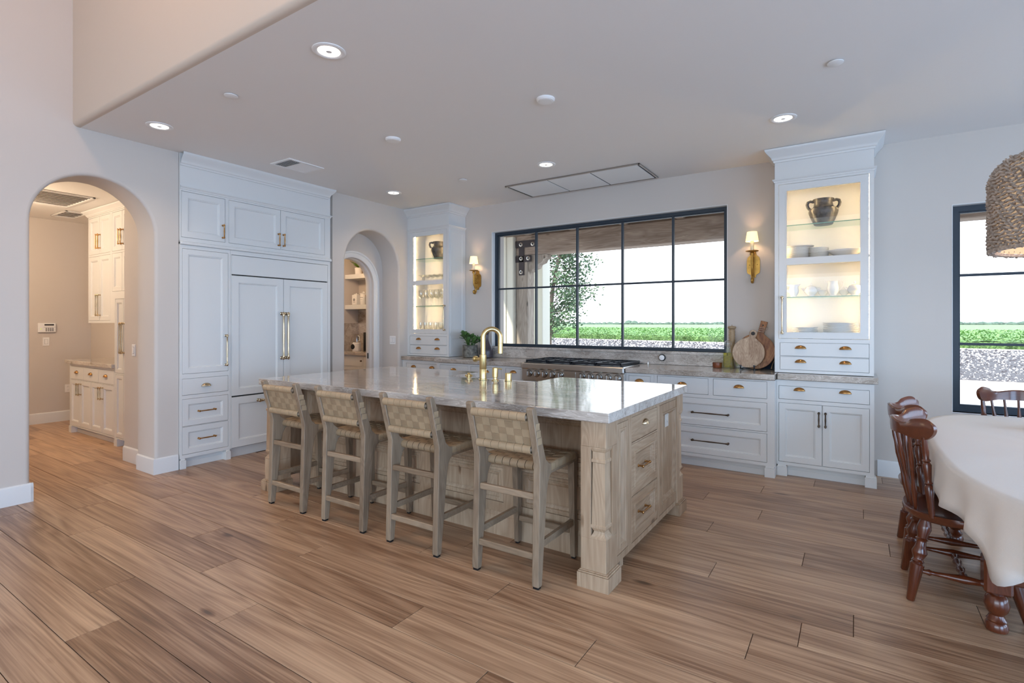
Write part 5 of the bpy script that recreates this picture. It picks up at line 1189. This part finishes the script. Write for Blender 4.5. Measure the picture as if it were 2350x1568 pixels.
# woven pendant
pz0, pz1 = 1.775, 2.25; pcx, pcy, pr_ = .98, 3.62, .395
t = thing('pendant_lamp', 'large woven rope drum pendant hanging over the dining table', 'pendant lamp', (pcx, pcy, 0))
obj('liner', MB().lathe([(pr_-.012, pz0+.01), (pr_-.012, pz1-.13), (pr_-.05, pz1-.05), (pr_-.15, pz1-.012)], 48, cap0=False, cap1=False), mat('pendant_liner', srgb(205, 180, 150), .9, emit=(1, .72, .45, 1), estr=.35), t, smooth=1.)
for i in range(26):
    z = pz0+(pz1-pz0)*i/25.; f_ = (z-(pz1-.14))/.14
    rad = pr_ if f_ < 0 else pr_-.13*(1-sqrt(max(0, 1-f_*f_)))
    pts = []; NN = 200
    for j in range(NN+1):
        a = 2*pi*j/NN; ph = j*2.1+i*1.7; pts.append(((rad+.011*sin(ph))*cos(a), (rad+.011*sin(ph))*sin(a), z+.007*cos(ph*1.3)+rnd.uniform(-.004, .004)))
    o = obj('rope_course', MB().tube(pts, .0066, 5, False), m_rope, t, smooth=1., recalc=False)
obj('rim_ring', MB().lathe([(pr_-.02, pz0-.006), (pr_+.012, pz0-.006), (pr_+.012, pz0+.008), (pr_-.02, pz0+.008), (pr_-.02, pz0-.006)], 48, cap0=False, cap1=False), m_rope, t)
obj('cap', MB().lathe([(pr_-.13, pz1+.0), (.06, pz1+.03), (0, pz1+.03)], 40, cap0=False), m_rope, t); obj('cord', MB().cyl(0, 0, pz1+.03, ZC, .006, 8), m_black, t)
obj('canopy', MB().lathe([(.065, ZC), (.065, ZC-.02), (0, ZC-.025)], 20), m_bronze, t)
light('pendant_bulb', 'POINT', (pcx, pcy, 2.1), (0, 0, 0), 4, (1, .72, .45), shadow_soft_size=.05)
# ================================================================ OUTDOORS
GZ = -.12
struct(obj('ground', MB().box(-260, 220, -60, 900, GZ-.4, GZ), m_dirt, smooth=0))
edge = lambda x: 43.2-.20*x          # front edge of the crop, slightly skew to the house
gm = [MB(), MB()]
for i in range(26000):
    y = 18.5+30*rnd.random()**1.3; x = -.75*y-2+rnd.random()*(1.2*y+4); s = rnd.uniform(.02, .065)*(y/26)
    if y > edge(x)-2.2: continue
    a = rnd.random()*6; c_, s_ = cos(a)*s, sin(a)*s
    gm[i % 2].add([(x+c_, y+s_, GZ), (x-s_, y+c_, GZ), (x-c_, y-s_, GZ), (x+s_, y-c_, GZ), (x, y, GZ+s*rnd.uniform(.6, 1.3))], [(0, 1, 4), (1, 2, 4), (2, 3, 4), (3, 0, 4)])
gp = [(x, edge(x)-2.2) for x in (-60, 50)]
struct(obj('ground_gravel', MB().prism([(-60, 18.5), (50, 18.5), gp[1], gp[0]], GZ, GZ+.012, 'z'), m_gravel, smooth=0))
tag(obj('gravel', gm[0], mat('gravel_stone', srgb(196, 190, 188), .95, var=.2, vscale=2.5), smooth=0, recalc=False), 'pale loose stones of the gravel strip before the crop field', 'gravel', kind='stuff')
tag(obj('gravel', gm[1], mat('gravel_stone_dark', srgb(84, 80, 84), .95, var=.35, vscale=2.5), smooth=0, recalc=False), 'dark loose stones of the gravel strip before the crop field', 'gravel', kind='stuff')
# crop field: leafy canopy, dense near, a rough sheet far away
cm = MB(); ch_ = .62
def crop_leaf(x, y, z, s):
    a = rnd.random()*6.28; e_ = rnd.uniform(.1, .9); d = Vector((cos(a)*cos(e_), sin(a)*cos(e_), sin(e_))); sd = Vector((-sin(a), cos(a), 0))*s*.42; p = Vector((x, y, z))
    cm.add([tuple(p), tuple(p+d*s*.5+sd), tuple(p+d*s), tuple(p+d*s*.5-sd)], [(0, 1, 2, 3)])
for i in range(90000):
    t_ = rnd.random(); yy = 60*t_*t_; x = -.72*(yy+46)-4+rnd.random()*(1.12*(yy+46)+12); y = edge(x)+yy
    z = GZ+ch_*(.35+.65*rnd.random()) if yy > .8 else GZ+ch_*rnd.random()
    crop_leaf(x, y, z, rnd.uniform(.08, .19)*(1+.7*t_))
tag(obj('crop_field', cm, m_crop, smooth=0, recalc=False), 'low green leafy crop rows stretching to the horizon', 'crop field', kind='stuff')
fm = MB(); nx_, ny_ = 90, 40; vs = []
for j in range(ny_+1):
    for i in range(nx_+1):
        q_ = 560*(j/ny_)**2.6; x = (-.75+1.3*i/nx_)*(46+q_)-6; vs.append((x, edge(x)*(1-j/ny_)+45*j/ny_+.4+q_, GZ+ch_*(.55+.25*rnd.random())))
fm.add(vs, [(j*(nx_+1)+i, j*(nx_+1)+i+1, (j+1)*(nx_+1)+i+1, (j+1)*(nx_+1)+i) for j in range(ny_) for i in range(nx_)])
fm.add([(-44, edge(-44)+.4, GZ), (22, edge(22)+.4, GZ), (22, edge(22)+.4, GZ+.4), (-44, edge(-44)+.4, GZ+.4)], [(0, 1, 2, 3)])
tag(obj('crop_canopy', fm, m_crop, smooth=0, recalc=False), 'dense green crop canopy filling the distance', 'crop field', kind='stuff')
hm = MB(); pts = []
for i in range(420):
    x = -560+i*2.1; y = 640+rnd.uniform(-8, 8); s = rnd.uniform(1.8, 3.6)*(1.7 if rnd.random() < .05 else 1)
    hm.lathe([(s*.7, 0), (s, s*.35), (s*.75, s*.8), (0, s*1.05)], 7, T(x, y, GZ))
hm.box(-560, 330, 644, 648, GZ, GZ+2.3)
tag(obj('hedge_line', hm, m_hedge, smooth=0, recalc=False), 'dark line of distant shrubs along the horizon', 'hedge', kind='stuff')
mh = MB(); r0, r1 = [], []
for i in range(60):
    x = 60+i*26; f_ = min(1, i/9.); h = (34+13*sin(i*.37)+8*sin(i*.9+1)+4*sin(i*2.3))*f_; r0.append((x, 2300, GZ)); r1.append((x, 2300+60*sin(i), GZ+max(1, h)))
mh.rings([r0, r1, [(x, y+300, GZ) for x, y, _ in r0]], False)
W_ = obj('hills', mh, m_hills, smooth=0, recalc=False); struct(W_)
# covered patio: stucco pier, timber post with iron strap, beam, joists and boards
pier = tag(obj('stucco_pier', MB().box(-6.3, -5.50, 8.42, 8.80, GZ, 3.08, .012).box(-5.74, -5.66, 8.40, 8.42, GZ, 3.08, .004), m_stucco), 'pale stucco pier outside at the left of the kitchen window', 'pier')
post_ = thing('timber_post', 'weathered timber post under the patio beam with a black iron strap', 'post', (0, 0, 0))
obj('shaft', MB().box(-5.49, -5.23, 8.50, 8.76, GZ, 2.71, .012), m_timberz, post_)
cb = [(-5.23, 2.40), (-5.23, 2.708), (-4.84, 2.708), (-4.84, 2.64), (-4.90, 2.62), (-4.93, 2.56), (-5.02, 2.53), (-5.06, 2.46), (-5.14, 2.44), (-5.15, 2.40)]
obj('corbel', MB().prism(cb, 8.53, 8.73, 'y'), m_timberz, post_, smooth=.4)
for q in ((-5.49, -5.05, 2.86, 2.99), (-5.415, -5.30, 2.33, 2.86), (-5.49, -5.14, 2.58, 2.70)):
    obj('strap', MB().box(q[0], q[1], 8.482, 8.499, q[2], q[3], .003), m_ironp, post_)
for x, z in ((-5.365, 2.918), (-5.10, 2.911), (-5.36, 2.649), (-5.20, 2.646), (-5.36, 2.389)):
    b_ = obj('bolt', MB().lathe([(.040, 0), (.040, .006), (.030, .012)], 16, T(x, 8.482, z, rx=pi/2)), m_steel, post_); obj('nut', MB().lathe([(.018, .01), (.018, .024), (0, .026)], 6, T(x, 8.482, z, rx=pi/2)), m_iron, b_)
tag(obj('patio_column', MB().box(-5.60, -5.36, 9.30, 9.62, GZ, 3.0, .01), m_stucco), 'pale outer patio column seen behind the timber post', 'column')
tag(obj('patio_beam', MB().box(-5.49, 4.6, 8.50, 8.80, 2.712, 3.085, .012), m_timber), 'heavy weathered timber beam across the patio outside the window', 'beam')
tag(obj('blocking_board', MB().box(-6.3, 4.6, 8.62, 8.68, 3.087, 3.279, .004), m_timber), 'rough timber blocking above the patio beam', 'board')
rf = thing('patio_ceiling', 'boarded patio ceiling on timber joists outside the window', 'patio roof', (0, 0, 0))
jo = None
for i in range(11):
    x = -5.2+i*.95
    if jo is None: jo = obj('joist', MB().box(-.06, .06, 6.25, 8.615, 3.087, 3.28, .006), m_timber, rf, loc=(x, 0, 0))
    else: q = jo.copy(); COL.objects.link(q); q.location = (x, 0, 0)
bd_ = None
for i in range(22):
    y = 6.27+i*.14
    if bd_ is None: bd_ = obj('board', MB().box(-6.3, 4.6, -.067, .067, 3.281, 3.305, .003), m_timber, rf, loc=(0, y, 0))
    else: q = bd_.copy(); COL.objects.link(q); q.location = (0, y, 0)
# tree
tr = thing('patio_tree', 'slender leafy tree outside the left part of the kitchen window', 'tree', (-8.25, 15.5, GZ))
obj('trunk', MB().tube([(-.5, .1, 0), (-.45, .05, 1.3), (-.3, 0, 2.6), (-.1, .1, 3.8), (.0, .1, 5.)], [.11, .09, .07, .05, .02], 10), m_bark, tr, smooth=1.)
lm = MB(); bm_ = MB()
for b in range(50):
    z = 1.15+3.4*b/50; a = rnd.random()*6.28; L = (1.25-.20*abs(z-2.5)) * rnd.uniform(.6, 1.15)
    o = Vector((-.40+.1*z*.8, .05, z)); d = Vector((cos(a), sin(a), rnd.uniform(-.25, .5))); e_ = o+d*L
    bm_.tube([tuple(o), tuple(o.lerp(e_, .5)+Vector((0, 0, .08))), tuple(e_)], [.016, .010, .004], 5)
    for k in range(110):
        f_ = rnd.uniform(.25, 1.1); p = o.lerp(e_, f_)+Vector((rnd.gauss(0, .13), rnd.gauss(0, .13), rnd.gauss(0, .13)-.05)); a2 = rnd.random()*6.28; s = rnd.uniform(.06, .12)
        dd_ = Vector((cos(a2), sin(a2), rnd.uniform(-.9, .5))).normalized(); sd = dd_.orthogonal().normalized()*s*.45
        lm.add([tuple(p), tuple(p+dd_*s*.5+sd), tuple(p+dd_*s), tuple(p+dd_*s*.5-sd)], [(0, 1, 2, 3)])
obj('branches', bm_, m_bark, tr, smooth=1., recalc=False); lf = obj('foliage', lm, m_tree, tr, smooth=0, recalc=False); lf['kind'] = 'stuff'
tk = thing('field_tank', 'grey rounded tank standing at the far field edge beyond the dining window', 'tank', (10.3, 38.2, GZ))
obj('shell', MB().lathe([(0, -1.2), (.30, -1.15), (.48, -.95), (.52, -.7), (.52, .7), (.48, .95), (.3, 1.15), (0, 1.2)], 18, T(0, 0, .95, ry=pi/2)), mat('tank_paint', srgb(132, 134, 140), .5), tk, smooth=1.)
obj('saddle', MB().box(-.6, -.5, -.3, .3, 0, .5).box(.5, .6, -.3, .3, 0, .5), m_grey, tk)
